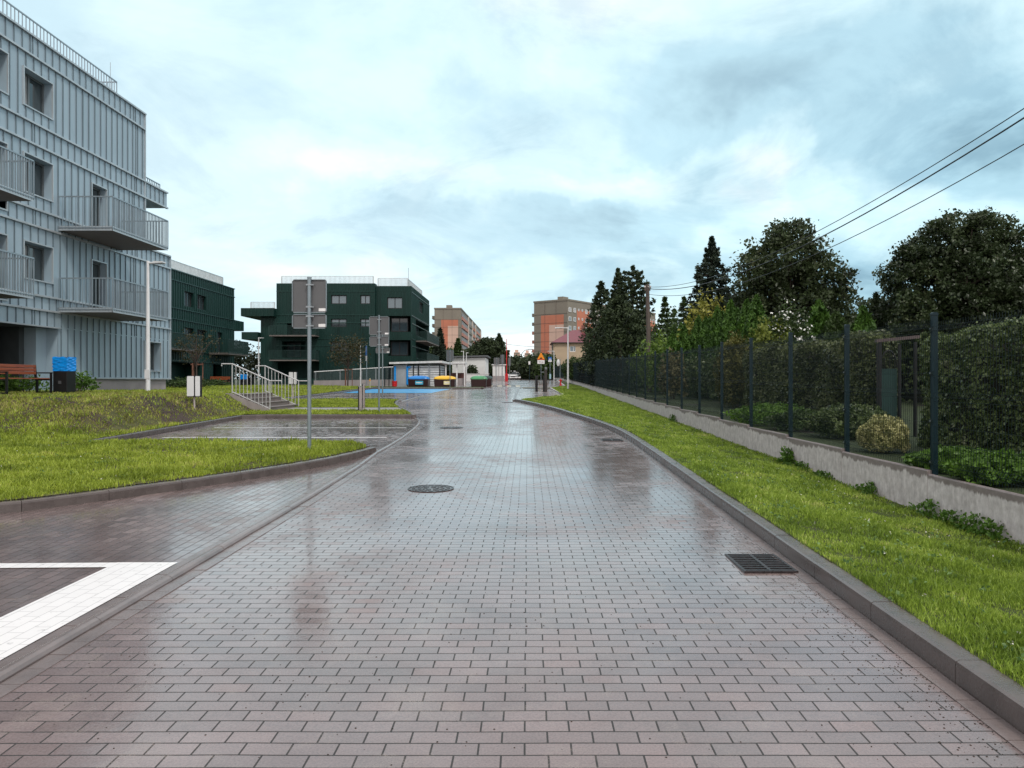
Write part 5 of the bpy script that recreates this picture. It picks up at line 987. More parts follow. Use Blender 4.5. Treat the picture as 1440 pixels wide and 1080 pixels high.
street_lamp('left one of the two white lamp posts beside the open shelter', 651.8, 96, 1.4, 4.2, -.3)
street_lamp('right one of the two white lamp posts beside the open shelter', 655.8, 104, 1.6, 4.1, .3)
# curved far lamp
T = thing('street_lamp', 'tiny curved-arm street lamp against the sky at the far street end', 'street lamp', (px2x(733, 190), 190, 2.3)); q = MB(); q.tube([(0, 0, 0), (0, 0, 5.5), (.2, 0, 6.6), (1.0, 0, 7.4), (2.0, 0, 7.55)], [.12, .1, .08, .06, .06], 7); q.build('pole', M_back, T); q = MB(); q.box(1.7, 2.9, -.15, .15, 7.5, 7.65); q.build('lamp_head', M_back, T)

def plate(mb, w_, h_, z, y=0, th=.02, r=.05, x=0):
    pts = []
    for cx, cz, a0 in ((w_/2-r, h_/2-r, 0), (-w_/2+r, h_/2-r, 90), (-w_/2+r, -h_/2+r, 180), (w_/2-r, -h_/2+r, 270)):
        for k in range(5): a = math.radians(a0+k*22.5); pts.append((x+cx+r*math.cos(a), z+cz+r*math.sin(a)))
    mb.prism(pts, y, y+th, 'y')
def sign_back(label, px, Y, z0, h, plates, px_off=0., r=.032, stick=True, group='grey backs of road signs'):
    T = thing('road_sign', label, 'road sign', (px2x(px, Y), Y, z0), 0, group); q = MB(); q.tube([(0, 0, -.2), (0, 0, h)], r, 12); q.tube([(0, 0, h), (0, 0, h+.02)], r*1.15, 10); q.build('post', M_zinc, T)
    for w_, hh, zc in plates:
        q = MB(); plate(q, w_, hh, zc, .045, .015, min(.05, w_*.1), px_off); plate_o = q.build('sign_plate', M_back, T); q = MB()
        for a, b_, c, d in ((-w_/2+.03, w_/2-.03, hh/2-.012, hh/2), (-w_/2+.03, w_/2-.03, -hh/2, -hh/2+.012), (-w_/2, -w_/2+.012, -hh/2+.03, hh/2-.03), (w_/2-.012, w_/2, -hh/2+.03, hh/2-.03)): q.box(px_off+a, px_off+b_, .022, .044, zc+c, zc+d)
        q.build('rim', M_zinc, plate_o)
        if stick: q = MB(); q.box(px_off+w_/2-.15, px_off+w_/2-.02, .040, .0445, zc-hh/2+.03, zc-hh/2+.085); q.build('sticker', M_white, plate_o)
        for dz in (-hh*.33, hh*.33): q = MB(); q.box(-.055, .055, -.036, .044, zc+dz-.014, zc+dz+.014); q.box(.055, .085, -.02, .01, zc+dz-.012, zc+dz+.012); q.build('clamp', M_galv, T)
Yb = 14.06; sign_back('large grey sign back on a tall post on the left lawn, nearest the camera', 435, Yb, py2z(637, Yb), 3.26, [(.645, .625, 2.93), (.64, .27, 2.46)], -.01, .036)
sign_back('two stacked grey sign backs on a post on the grass strip before the path', 533, 26.5, py2z(584, 26.5), 3.5, [(.70, .66, 3.15), (.68, .36, 2.60)])
sign_back('grey sign back partly hidden behind the nearer stacked pair', 538, 39, float(prof(39))+.13, 3.4, [(.66, .66, 3.1), (.72, .30, 2.5)])
sign_back('grey sign back on a thin post between the yellow and the green waste containers', 632.8, 66, float(prof(66)), 3.35, [(.62, .95, 2.85)], stick=False)
for px, hh, w_, zt, lb in ((698.5, .95, .75, 3.2, 'left'), (706.5, 1.2, .5, 3.6, 'middle'), (716.5, 1.05, .34, 3.2, 'right')):
    sign_back('small grey sign back by the white kiosk and the red barrier, %s of three' % lb, px, 101, 1.7, zt, [(w_, hh, zt-hh/2)], stick=False)
# thin far post and small signs
T = thing('road_sign', 'thin teal post with a small pale sign in the middle of the far street', 'road sign', (px2x(744.6, 108), 108, 1.75)); q = MB(); q.tube([(0, 0, 0), (0, 0, 2.6)], .045, 7); q.build('post', M_post, T); q = MB(); q.box(-.14, .12, -.07, -.05, 2.4, 2.85); q.build('sign_plate', M_white, T)
def text_mesh(s, size, m, parent, loc, name='lettering'):
    cu = bpy.data.curves.new(name, 'FONT'); cu.body = s; cu.size = size; cu.align_x = 'CENTER'; cu.align_y = 'CENTER'; cu.extrude = .002; o = bpy.data.objects.new(name, cu); C.objects.link(o)
    bpy.context.view_layer.update(); me = bpy.data.meshes.new_from_object(o.evaluated_get(bpy.context.evaluated_depsgraph_get())); bpy.data.objects.remove(o); me.materials.clear(); me.materials.append(m)
    r = bpy.data.objects.new(name, me); C.objects.link(r); r.parent = parent; r.location = loc; r.rotation_euler = (PI/2, 0, 0); return r
Y = 95; T = thing('warning_sign', 'orange triangular speed bump warning sign with a white plate below', 'road sign', (px2x(760.8, Y), Y, pf(Y))); q = MB(); q.tube([(0, 0, 0), (0, 0, 3.6)], .035, 8); q.build('post', M_zinc, T)
q = MB(); q.prism([(-.5, 2.82), (.5, 2.82), (.04, 3.72), (-.04, 3.72)], -.06, -.04, 'y'); p = q.build('sign_plate', M_orange, T)
q = MB(); q.prism([(-.5, 2.82), (.5, 2.82), (.44, 2.91), (-.44, 2.91)], -.067, -.0605, 'y'); q.build('border', mat('sign_red', (.5, .05, .02), .5), p); q = MB(); q.prism([(-.2, 2.95), (.2, 2.95), (.11, 3.09), (.0, 3.13), (-.11, 3.09)], -.067, -.0605, 'y'); q.build('hump_symbol', M_black, p)
q = MB(); q.box(-.45, .45, -.06, -.04, 2.32, 2.78); p = q.build('distance_plate', M_white, T); text_mesh('50 m', .30, M_black, p, (0, -.062, 2.55))
Y = 108; T = thing('road_sign', 'small blue and white sign by the far lamp and the fence', 'road sign', (px2x(773.5, Y), Y, pf(Y))); q = MB(); q.tube([(0, 0, 0), (0, 0, 3.2)], .035, 7); q.build('post', M_zinc, T); q = MB(); q.box(-.27, .25, -.06, -.04, 2.95, 3.42); q.build('sign_plate', M_blue, T); q = MB(); q.box(-.27, .25, -.06, -.04, 2.74, 2.93); q.build('sign_plate', M_white, T)
q = MB(); q.prism([(-.2, 3.05), (.2, 3.05), (.13, 3.16), (-.1, 3.18)], -.068, -.0605, 'y'); q.build('car_symbol', M_white, T)
q = MB(); q.box(-.1, .14, -.2, -.08, .3, 1.0); q.build('notice_box', mat('pale_blue_box', (.35, .55, .65), .5), T)
# parking sign seen nearly edge-on
Y = 64; T = thing('parking_sign', 'blue parking sign with a white plate below, seen at a slant by the blue bay', 'road sign', (px2x(515.6, Y), Y, py2z(543.8, Y)), math.radians(-68)); q = MB(); q.tube([(0, 0, -.2), (0, 0, 3.5)], .032, 8); q.build('post', M_zinc, T)
q = MB(); plate(q, .62, .80, 3.05, -.06, .02); p = q.build('sign_plate', M_blue, T); text_mesh('P', .6, M_white, p, (0, -.062, 3.08)); q = MB(); plate(q, .60, .42, 2.40, -.06, .02); p = q.build('sign_plate', M_white, T)
q = MB(); q.lathe([(.09, 0), (.09, .01)], 12, (0, 0, 0)); q = MB(); q.box(-.12, .12, -.065, -.0605, 2.32, 2.36); q.box(-.04, .04, -.065, -.0605, 2.38, 2.5); q.build('symbol', M_blue, p)
# box dispensers on posts
def dispenser(label, x, y, z, h):
    T = thing('post_box', label, 'box', (x, y, z), 0, 'white boxes on posts'); q = MB(); q.tube([(-.02, .06, -.2), (-.02, .06, h-.6)], .028, 8); q.build('post', mat('pinkish_post', (.5, .44, .43), .5), T)
    for a, b_ in ((-.20, .015), (.055, .20)): q = MB(); plate(q, b_-a, .62, h-.33, -.06, .16, .03, (a+b_)/2); q.build('side_panel', M_wpole, T, bevel=.006)
    q = MB(); q.box(-.19, .205, -.045, .11, h-.655, h-.01); q.build('body', M_black, T, bevel=.01)
dispenser('white box with black stripe on a thin post on the bank, nearest', px2x(273, 23.3), 23.3, py2z(590, 23.3), 1.36)
dispenser('white box with black stripe on a post behind the stair railing, farther', px2x(412, 40), 40, py2z(560, 40), 1.40)
# steel bollards
for px, Y, py, lb in ((507.3, 27.0, 583, 'thicker steel bollard with dark edge on the path, nearest of two'), (511.8, 29.4, 576.5, 'slimmer steel bollard just behind the nearer one')):
    T = thing('bollard', lb, 'bollard', (px2x(px, Y), Y, py2z(py, Y)), 0, 'steel bollards'); w_ = .055 if px < 510 else .04; q = MB(); q.box(-w_, w_, -.04, .04, -.1, 1.0); q.build('body', M_steel, T, bevel=.012); q = MB(); q.box(-w_-.035, -w_-.002, -.035, .035, -.1, 1.03); q.build('edge_strip', M_black, T); q = MB(); q.box(-w_-.03, w_+.01, -.045, .045, 1.0, 1.02); q.build('cap', M_galv, T)
# bench beside the path, facing the street
def bench(label, loc, L_, rz):
    T = thing('park_bench', label, 'bench', loc, rz, 'wooden benches')     # seat looks along +X, length along Y
    for i in range(3): q = MB(); q.box(-.03+.005*i, .0+.005*i, -L_/2, L_/2, .87-.105*i-.09, .87-.105*i); q.build('backrest_slat', M_wood, T, bevel=.008)
    for i in range(4): q = MB(); q.box(.03+.105*i, .12+.105*i, -L_/2, L_/2, .42, .455); q.build('seat_slat', M_wood, T, bevel=.008)
    for s_ in (-1, 1):
        y = s_*(L_/2+.02); q = MB(); q.box(.0, .05, y-.03, y+.03, 0, .44); q.box(.44, .49, y-.03, y+.03, 0, .62); q.box(.0, .50, y-.03, y+.03, .60, .64); q.box(.0, .44, y-.025, y+.025, .38, .42)
        q.add([(-.04, y-.03, .38), (.02, y-.03, .38), (-.03, y-.03, .88), (-.09, y-.03, .88), (-.04, y+.03, .38), (.02, y+.03, .38), (-.03, y+.03, .88), (-.09, y+.03, .88)], [(0, 1, 2, 3), (7, 6, 5, 4), (0, 4, 5, 1), (1, 5, 6, 2), (2, 6, 7, 3), (3, 7, 4, 0)]); q.box(.0, .49, y-.02, y+.02, -.02, .03); q.build('side_frame', M_black, T)
    return T
bench('wooden slat bench with black frame at the left picture edge, nearest', (-15.62, 22.95, 1.325), 2.0, 0)
bench('wooden bench in front of the left dark green building, farther away', (px2x(309.5, 66), 66, py2z(543.5, 66)), 1.75, -PI/2)
def litter_bin(label, loc, s=1., rz=0.):
    T = thing('litter_bin', label, 'litter bin', loc, rz, 'black litter bins wrapped in blue'); q = MB(); q.box(-.23, .23, -.22, .22, 0, .68); q.build('body', M_black, T, bevel=.01); q = MB()
    n = 40; V = []
    for j, z in enumerate(np.linspace(.67, 1.12, 10)):
        for i in range(n):
            t = i/n*4; k = int(t); f = t-k; c0 = [(-1, -1), (1, -1), (1, 1), (-1, 1), (-1, -1)]; x = c0[k][0]*(1-f)+c0[k+1][0]*f; y = c0[k][1]*(1-f)+c0[k+1][1]*f; w_ = 1+.025*math.sin(j*2.6+i*.9)+.02*random.uniform(-1, 1)
            V.append((x*.238*w_, y*.228*w_, z+(.015*math.sin(i*1.1) if j == 9 else 0)))
    F = [(j*n+i, j*n+(i+1) % n, (j+1)*n+(i+1) % n, (j+1)*n+i) for j in range(9) for i in range(n)]; V.append((0, 0, 1.10)); F += [(9*n+i, 9*n+(i+1) % n, 10*n) for i in range(n)]; q.add(V, F); q.build('plastic_wrap', M_bluebag, T)
    q = MB(); q.box(-.05, .05, -.226, -.221, .26, .36); q.build('emblem', mat('dull_emblem', (.08, .085, .09), .4), T)
litter_bin('black litter bin wrapped in bright blue plastic beside the nearest bench', (px2x(88, 24.2), 24.3, 1.335), rz=math.radians(-4))
litter_bin('smaller looking black and blue litter bin behind the stair railing', (px2x(342.5, 70), 70, py2z(543.5, 70)))
T = thing('litter_bin', 'small black wheeled bin far behind the stair railing', 'litter bin', (px2x(352, 74), 74, 1.25)); q = MB(); q.prism([(-.25, 0), (.25, 0), (.3, .8), (-.3, .8)], -.25, .25, 'y'); q.build('body', M_black, T); q = MB(); q.box(-.32, .32, -.28, .28, .8, .86); q.build('lid', M_black, T)

# ---- stairs with railings
X0, X1, Ya, Yb_ = -9.32, -10.72, 27.25, 30.55; zl, zu = .60, 1.22
T = thing('stairs', 'short concrete stairs with grey steel railings up to the lawn', 'stairs', ((X0+X1)/2, 28.9, .5))
for i in range(4):
    q = MB(); z = zl+(zu-zl)*(i+1)/4; xa = X0-.34*i; q.box(X1-.05, xa, Ya, Yb_, z-.155, z-.03); q.box(X1-.05, xa+.02, Ya, Yb_, z-.0299, z); q.build('step', mat('stair_concrete', (.17, .145, .135), .5, 0, .2, 3, .2), T, world=True)
q = MB()
for y, d_ in ((Ya, -1), (Yb_, 1)): q = MB(); q.prism([(X0+.05, .35), (X0+.05, zl+.05), (X1, zu+.03), (X1-.2, zu+.03), (X1-.2, .35)], min(y+d_*.001, y+d_*.09), max(y+d_*.001, y+d_*.09), 'y'); q.build('side_wall', M_conc, T, world=True)
for y in (Ya-.05, Yb_+.05):
    q = MB(); n = 11; a = Vector((X0+.02, y, zl+.04)); b_ = Vector((X1+.06, y, zu+.03)); h = 1.06
    for i in range(n): p = a.lerp(b_, i/(n-1)); q.tube([p, p+Vector((0, 0, h))], .022 if i in (0, n-1) else .013, 6)
    hp = [a+Vector((.42, 0, h-.06)), a+Vector((.42, 0, h)), a+Vector((0, 0, h)), b_+Vector((0, 0, h)), b_+Vector((-.38, 0, h)), b_+Vector((-.38, 0, h-.08))]; q.tube(hp, .024, 8); q.tube([a+Vector((0, 0, .05)), b_+Vector((0, 0, .05))], .018, 6); q.build('railing', mat('pale_galvanised', (.55, .56, .57), .4, .3, .1, 6), T, world=True)
# ---- ramp railing
T = thing('ramp_railing', 'long sloping steel railing on a low concrete base in front of the green building', 'railing', (px2x(497, 80), 80, 1.7)); a, b_ = px2x(441.6, 80), px2x(553, 80)
q = MB(); za, zb = py2z(523, 80), py2z(516, 80); n = 74
for i in range(n+1): f = i/n; x = a+(b_-a)*f; q.tube([(x, 80, 1.8), (x, 80, za+(zb-za)*f)], .014, 4, False)
q.build('bars', M_galv, T, world=True); q = MB(); q.tube([(a, 80, za), (b_, 80, zb)], .05, 8); q.build('handrail', M_wpole, T, world=True)
for f in (.02, .33, .60, .78, .98): x = a+(b_-a)*f; q = MB(); q.box(x-.07, x+.07, 79.95, 80.05, 1.6, za+(zb-za)*f-.02); q.build('post', M_galv, T, world=True)
q = MB(); q.add([(a, 79.9, 1.2), (b_, 79.9, 1.2), (b_, 80.3, 1.2), (a, 80.3, 1.2), (a, 79.9, 1.80), (b_, 79.9, 1.92), (b_, 80.3, 1.92), (a, 80.3, 1.8)], [(0, 3, 2, 1), (4, 5, 6, 7), (0, 1, 5, 4), (1, 2, 6, 5), (2, 3, 7, 6), (3, 0, 4, 7)]); q.build('base', M_plinth, T, world=True)
T = thing('mesh_fence', 'short dark green fence left of the waste shelter', 'fence', (px2x(545, 75), 75, 1.3))
for px in (541, 547, 553): q = MB(); q.box(px2x(px, 75)-.04, px2x(px, 75)+.04, 74.96, 75.04, 1.2, 3.1); q.build('post', M_post, T, world=True)
q = MB(); x = px2x(540, 75)
while x < px2x(553, 75): q.tube([(x, 75, 1.3), (x, 75, 3.05)], .01, 4, False); x += .06
q.build('mesh_panel', M_wire, T, world=True)

# ---- waste containers
def container(label, px0, px1, Y, lid, sticker, depth=1.6, zz=None):
    xa, xb = px2x(px0, Y), px2x(px1, Y); w_ = (xb-xa)/2; T = thing('waste_container', label, 'waste container', ((xa+xb)/2, Y+depth/2, pf(Y)), 0, 'semi-sunken waste containers')
    q = MB(); e = .06; q.add([(-w_+.1, -depth/2+.06, 0), (w_-.1, -depth/2+.06, 0), (w_-.1, depth/2, 0), (-w_+.1, depth/2, 0), (-w_+e, -depth/2, .74), (w_-e, -depth/2, .74), (w_-e, depth/2, .74), (-w_+e, depth/2, .74)], [(0, 3, 2, 1), (4, 5, 6, 7), (0, 1, 5, 4), (1, 2, 6, 5), (2, 3, 7, 6), (3, 0, 4, 7)]); q.build('body', mat('dark_brown_panel', (.030, .010, .010), .4), T, bevel=.05)
    q = MB(); n = 20; V = []; rows = [(1.0, .70), (1.02, .76), (.98, .84), (.86, .93), (.6, 1.0), (.25, 1.04)]
    for s_, z in rows:
        for i in range(n):
            t = 2*PI*i/n; c_, s2 = math.cos(t), math.sin(t); p_ = .35; V.append((w_*s_*math.copysign(abs(c_)**p_, c_), depth/2*s_*math.copysign(abs(s2)**p_, s2), z+.02*math.sin(i*2.5)*(s_ < .95)))
    F = [(j*n+i, j*n+(i+1) % n, (j+1)*n+(i+1) % n, (j+1)*n+i) for j in range(5) for i in range(n)]+[tuple(range(5*n, 6*n)), tuple(range(n))[::-1]]; q.add(V, F); q.build('lid', lid, T, smooth=False)
    if sticker:
        x0, x1, m = sticker; x0 = px2x(x0, Y)-(xa+xb)/2; x1 = px2x(x1, Y)-(xa+xb)/2; q = MB(); q.box(x0, x1, -depth/2-.03, -depth/2-.0, .22, .56); l_ = q.build('label_plate', m, T); q = MB(); q.box(x0+.08, x1-.08, -depth/2-.035, -depth/2-.0305, .35, .44); q.build('faded_print', M_white, l_)
M_lb = mat('blue_lid', (.005, .20, .60), .35, 0, .12, 2); M_ly = mat('yellow_lid', (.78, .48, .03), .4, 0, .12, 2); M_lg = mat('green_lid', (.06, .28, .12), .4, 0, .12, 2); M_ld = mat('dark_lid', (.02, .05, .045), .4)
container('waste container with a bright blue lid and pale blue label, leftmost', 572.6, 602.6, 70, M_lb, (584, 595, mat('light_blue_label', (.05, .42, .65), .5)))
container('waste container with a yellow lid and cream label', 609.2, 640.2, 69.5, M_ly, (624, 633, mat('cream_label', (.75, .70, .38), .5)))
container('waste container with a light green lid standing on the wet paving', 661, 684.5, 69.5, M_lg, None)
container('waste container with a dark lid tucked behind the green-lidded one', 676, 692, 72.2, M_ld, None)
T = thing('red_barrel', 'small red plastic tub left of the blue-taped shelter', 'barrel', (px2x(554, 70), 70.3, pf(70)+.02)); q = MB(); q.lathe([(.19, 0), (.235, .05), (.24, .45), (.26, .47), (.26, .52), (.2, .53)], 18); q.build('body', M_red, T); q = MB(); q.lathe([(.245, .25), (.25, .27), (.245, .29)], 18); q.build('rib', M_red, T)
# ---- barrier, bump, totem
Y = 104; T = thing('barrier_gate', 'raised red barrier boom on a red housing at the street end', 'barrier', (px2x(712.3, Y), Y, pf(Y))); q = MB(); q.box(-.2, .2, -.18, .18, 0, .95); q.box(-.16, .16, -.15, .15, .95, 1.05); q.build('housing', M_red, T, bevel=.03)
q = MB(); q.add([(-.06, -.24, .8), (.06, -.24, .8), (.06, -.19, .8), (-.06, -.19, .8), (.0, -.24, 5.8), (.08, -.24, 5.8), (.08, -.19, 5.8), (.0, -.19, 5.8)], [(0, 3, 2, 1), (4, 5, 6, 7), (0, 1, 5, 4), (1, 2, 6, 5), (2, 3, 7, 6), (3, 0, 4, 7)]); q.build('boom', M_red, T)
q = MB(); q.box(-.3, -.21, -.1, .1, .3, 1.35); q.build('side_box', M_wpole, T)
Y = 73.2; T = thing('speed_bump', 'low striped black and pale speed bump across the far street', 'speed bump', (-1.1, Y, pf(Y))); M_bp = mat('bump_pale', (.62, .58, .42), .5)
for i in range(7):
    x = -2.7+i*.44; q = MB(); q.prism([(-.2, .002), (.2, .002), (.13, .045), (-.13, .045)], x, x+.435, 'x'); q.build('segment', M_bp if i % 2 == 0 else M_black, T)
Y = 53.8; M_tot = mat('totem_brown', (.045, .040, .036), .5, .2); T = thing('entry_barrier', 'dark portal frame next to the intercom post on the paved island', 'barrier', (px2x(756, Y), Y, pf(Y)+.07))
for px, w_ in ((754.5, .09), (765, .075)): x = px2x(px, Y)-T.location.x; q = MB(); q.box(x-w_, x+w_, -.25, .25, 0, 1.08); q.build('leg', M_black, T, bevel=.01)
x1, x2 = px2x(752.8, Y)-T.location.x, px2x(766.4, Y)-T.location.x; q = MB(); q.box(x1, x2, -.06, .06, 1.081, 1.13); q.build('top_bar', M_black, T)
T = thing('intercom_post', 'tall dark brown intercom post on the paved island', 'post', (px2x(767.6, 52.8), 52.8, pf(52.8)+.07)); q = MB(); q.box(-.10, .09, -.1, .1, 0, 1.55); q.build('body', M_tot, T, bevel=.015); q = MB(); q.box(-.08, .09, -.12, .1, 1.551, 1.72); q.build('head', mat('totem_grey', (.16, .18, .19), .4), T, bevel=.02); q = MB(); q.box(-.3, -.101, -.02, .02, 1.36, 1.40); q.build('card_arm', M_galv, T)
Y = 78; T = thing('fire_hydrant', 'small red hydrant post beside the green fence', 'hydrant', (px2x(788.3, Y), Y, pf(Y)+.03)); q = MB(); q.lathe([(.12, -.1), (.12, .04), (.075, .06), (.07, .4), (.1, .42), (.1, .5), (.05, .58), (.02, .6)], 14); q.build('body', M_red, T)
q = MB(); q.tube([(-.15, 0, .42), (.15, 0, .42)], .045, 8); q.build('outlet', M_red, T)
Y = 80; T = thing('traffic_mirror', 'pale oval traffic mirror on a grey post beside the fence', 'mirror', (px2x(787.6, Y), Y, pf(Y))); q = MB(); q.tube([(0, 0, 0), (0, 0, 2.75)], .038, 8); q.build('post', M_zinc, T)
q = MB(); cc = (-.2, -.06, 2.35); n = 20; V = [(cc[0]+.17*math.cos(2*PI*i/n), cc[1]+.04*math.cos(2*PI*i/n)*0, cc[2]+.36*math.sin(2*PI*i/n)) for i in range(n)]; V += [(x, y+.05, z) for x, y, z in V]; V.append((cc[0], cc[1]-.06, cc[2])); F = [(i, (i+1) % n, 2*n) for i in range(n)]+[(i, (i+1) % n, n+(i+1) % n, n+i) for i in range(n)]+[tuple(range(n, 2*n))]; q.add(V, F); q.build('mirror_disc', M_wpole, T)
q = MB(); q.box(-.24, -.16, -.05, .0, 1.5, 1.98); q.build('bracket', M_black, T)
# ---- drains
M_iron = mat('wet_cast_iron', (.045, .035, .036), .3, .5, .3, 20, .3, 80)
def grate(label, x0, x1, y0, y1, nb=9):
    T = thing('drain_grate', label, 'drain', ((x0+x1)/2, (y0+y1)/2, pf((y0+y1)/2)), 0, 'gully grates along the right kerb'); a, b_ = (x1-x0)/2, (y1-y0)/2; q = MB(); t = .022
    sl = lambda y: y*.017
    for r in ((-a, a, -b_, -b_+t), (-a, a, b_-t, b_), (-a, -a+t, -b_+t, b_-t), (a-t, a, -b_+t, b_-t)): q.box(*r, -.05, .014)
    q.build('frame', M_iron, T); q = MB(); q.box(-a+.01, a-.01, -b_+.01, b_-.01, .0045, .006); q.build('pit_shade', mat('drain_dark', (.002, .002, .002), .9), T)  # flat black sheet stands in for the shade of the pit
    for i in range(nb): y = -b_+t+(2*b_-2*t)*(i+.5)/nb; q = MB(); q.box(-a+t, a-t, y-.012, y+.010, .007, .0135); q.build('bar', M_iron, T)
    q = MB(); q.box(-.014, .014, -b_+t, b_-t, .0065, .0155); q.build('cross_bar', M_iron, T)
grate('cast iron drain grate by the right kerb, nearest the camera', 1.76, 2.2, 6.12, 6.74)
grate('farther drain grate by the right kerb', 1.72, 2.2, 17.3, 17.9)
def manhole(label, x, y, r=.31):
    T = thing('manhole_cover', label, 'manhole cover', (x, y, pf(y)), 0, 'round manhole covers'); T.rotation_euler = (math.atan(.017), 0, 0); q = MB(); n = 40
    def ring(mb, r0, r1, z0, z1, a0=0, a1=2*PI, n=40):
        V = []; k = n+1
        for rr, z in ((r0, z0), (r0, z1), (r1, z1), (r1, z0)):
            for i in range(k): t = a0+(a1-a0)*i/n; V.append((rr*math.cos(t), rr*math.sin(t), z))
        F = [(j*k+i, j*k+i+1, ((j+1) % 4)*k+i+1, ((j+1) % 4)*k+i) for j in range(4) for i in range(n)]; mb.add(V, F)
    ring(q, r*.93, r, -.03, .010); q.build('rim', M_iron, T); q = MB(); q.lathe([(r*.9, -.02), (r*.9, .0065)], 40); d = q.build('lid', mat('wet_lid', (.10, .085, .085), .2, .2, .3, 10, .3), T)
    q = MB()
    for a, b_, m in ((.18, .36, 6), (.44, .60, 10), (.68, .84, 16)):
        for i in range(m): t = 2*PI*i/m; ring(q, r*a, r*b_, .004, .0105, t, t+2*PI/m*.62, 4)
    into_local = q.build('tread_pattern', M_iron, d)
manhole('round manhole cover in the middle left of the road, nearest', -1.34, 10.45, .32)
manhole('round manhole cover farther up the road', -2.15, 21.3, .33)
manhole('round manhole cover beside the tip of the right grass', -1.0, 37.4, .3)
# ---- garden gate, pergola bar
T = thing('garden_gate', 'dark green board gate with an arched wire top between the hedges', 'gate', (7.13, 14.9, .6)); q = MB(); q.box(6.98, 7.30, 14.9, 14.94, .62, 1.92); q.build('board', mat('green_board', (.004, .034, .030), .6), T, world=True)
q = MB(); q.tube([(6.94, 14.92, .5), (6.94, 14.92, 2.42)], .035, 8); q.build('post', M_black, T, world=True); q = MB(); q.tube([(7.36, 14.92, .5), (7.36, 14.92, 2.4)], .03, 8); q.build('post', M_black, T, world=True)
q = MB(); q.tube([(6.98+.33*(1-math.cos(PI*i/12))/2, 14.92, 1.94+.34*math.sin(PI*i/12)) for i in range(13)], .014, 6)
for i in range(6): x = 7.02+i*.048; q.tube([(x, 14.92, 1.92), (x, 14.92, 1.94+.32*math.sin(PI*(i+1)/7))], .006, 5)
q.build('arch', M_black, T, world=True)
T = thing('pergola_beam', 'brown sloping beam above the garden gate', 'beam', (7.1, 14.6, 2.4)); q = MB(); q.add([(6.72, 14.5, 2.42), (7.55, 14.5, 2.5), (7.55, 14.6, 2.5), (6.72, 14.6, 2.42), (6.72, 14.5, 2.48), (7.55, 14.5, 2.56), (7.55, 14.6, 2.56), (6.72, 14.6, 2.48)], [(0, 3, 2, 1), (4, 5, 6, 7), (0, 1, 5, 4), (1, 2, 6, 5), (2, 3, 7, 6), (3, 0, 4, 7)]); q.build('beam', mat('purple_brown', (.08, .06, .06), .5), T, world=True)
for x in (6.80, 7.48): q = MB(); q.tube([(x, 14.55, .5), (x, 14.55, 2.43)], .03, 7); q.build('post', M_black, T, world=True)
# ---- poles and wires
M_pole = mat('weathered_pole_wood', (.105, .085, .075), .85, 0, .3, 3, .4, 30, vec=(4, 4, .4)); pA = Vector((px2x(910.5, 42), 42, 0)); zA = py2z(400, 42)
T = thing('utility_pole', 'weathered wooden utility pole rising behind the mesh fence', 'pole', (pA.x, 42, G(42)), 0); q = MB(); q.tube([(.12, 0, -.3), (0, 0, zA-G(42))], [.14, .10], 12); q.build('pole', M_pole, T)
q = MB(); q.box(-.16, .16, -.05, .05, zA-G(42)-.35, zA-G(42)-.2); q.build('bracket', M_pole, T)
for i, dx_ in enumerate((-.15, .15, .02)): q = MB(); q.lathe([(.03, 0), (.05, .04), (.04, .1), (.02, .13)], 8, (dx_, -.06, zA-G(42)-.2)); q.build('insulator', mat('porcelain', (.55, .5, .47), .3), T)
T = thing('utility_pole', 'thin dark utility pole between the conifers and the red-roofed house', 'pole', (px2x(824.5, 90), 90, G(90))); q = MB(); q.tube([(0, 0, -.2), (0, 0, py2z(463, 90)-G(90))], [.14, .1], 8); q.build('pole', M_pole, T); q = MB(); q.box(-.5, .9, -.05, .05, py2z(466, 90)-G(90), py2z(465, 90)-G(90)+.08); q.build('crossarm', M_pole, T)
M_cab = mat('black_cable', (.02, .02, .022), .5)
def wire(label, a, b_, sag, r=.012, n=28):
    a, b_ = Vector(a), Vector(b_); pts = [a.lerp(b_, i/n)-Vector((0, 0, sag*4*(i/n)*(1-i/n))) for i in range(n+1)]; q = MB(); c0 = tuple(a.lerp(b_, .5)); o = q.tube(pts, r, 6).build('overhead_wire', M_cab); tag(o, label, 'wire', 'overhead wires')
wire('upper overhead wire running from the wooden pole to the top right edge', (pA.x, 41.9, zA-.15), (9.3, 8, 7.28), 1.25, .011)
wire('middle, thicker overhead cable running to the right edge', (pA.x+.05, 41.9, zA-.25), (9.3, 8, 7.17), 1.35, .017)
wire('lower overhead wire running from the wooden pole to the right edge', (pA.x, 41.9, zA-.55), (9.3, 8, 6.66), 1.35, .011)
wire('sagging wire between the wooden pole and the pole by the house', (pA.x, 42.1, zA-.1), (px2x(824.5, 90), 89.9, py2z(465, 90)), 2.2, .014)
wire('thin wire crossing the far sky above the street', (px2x(713, 150), 150, py2z(484, 150)), (px2x(780, 152), 152, py2z(488, 152)), .2, .03)
T = thing('utility_pole', 'wooden pole outside the right picture edge carrying the near wires', 'pole', (9.3, 8, .5)); q = MB(); q.tube([(0, 0, -.2), (0, 0, 7.1)], [.16, .12], 12); q.build('pole', M_pole, T); q = MB(); q.box(-.3, .3, -.05, .05, 6.5, 6.62); q.build('bracket', M_pole, T)
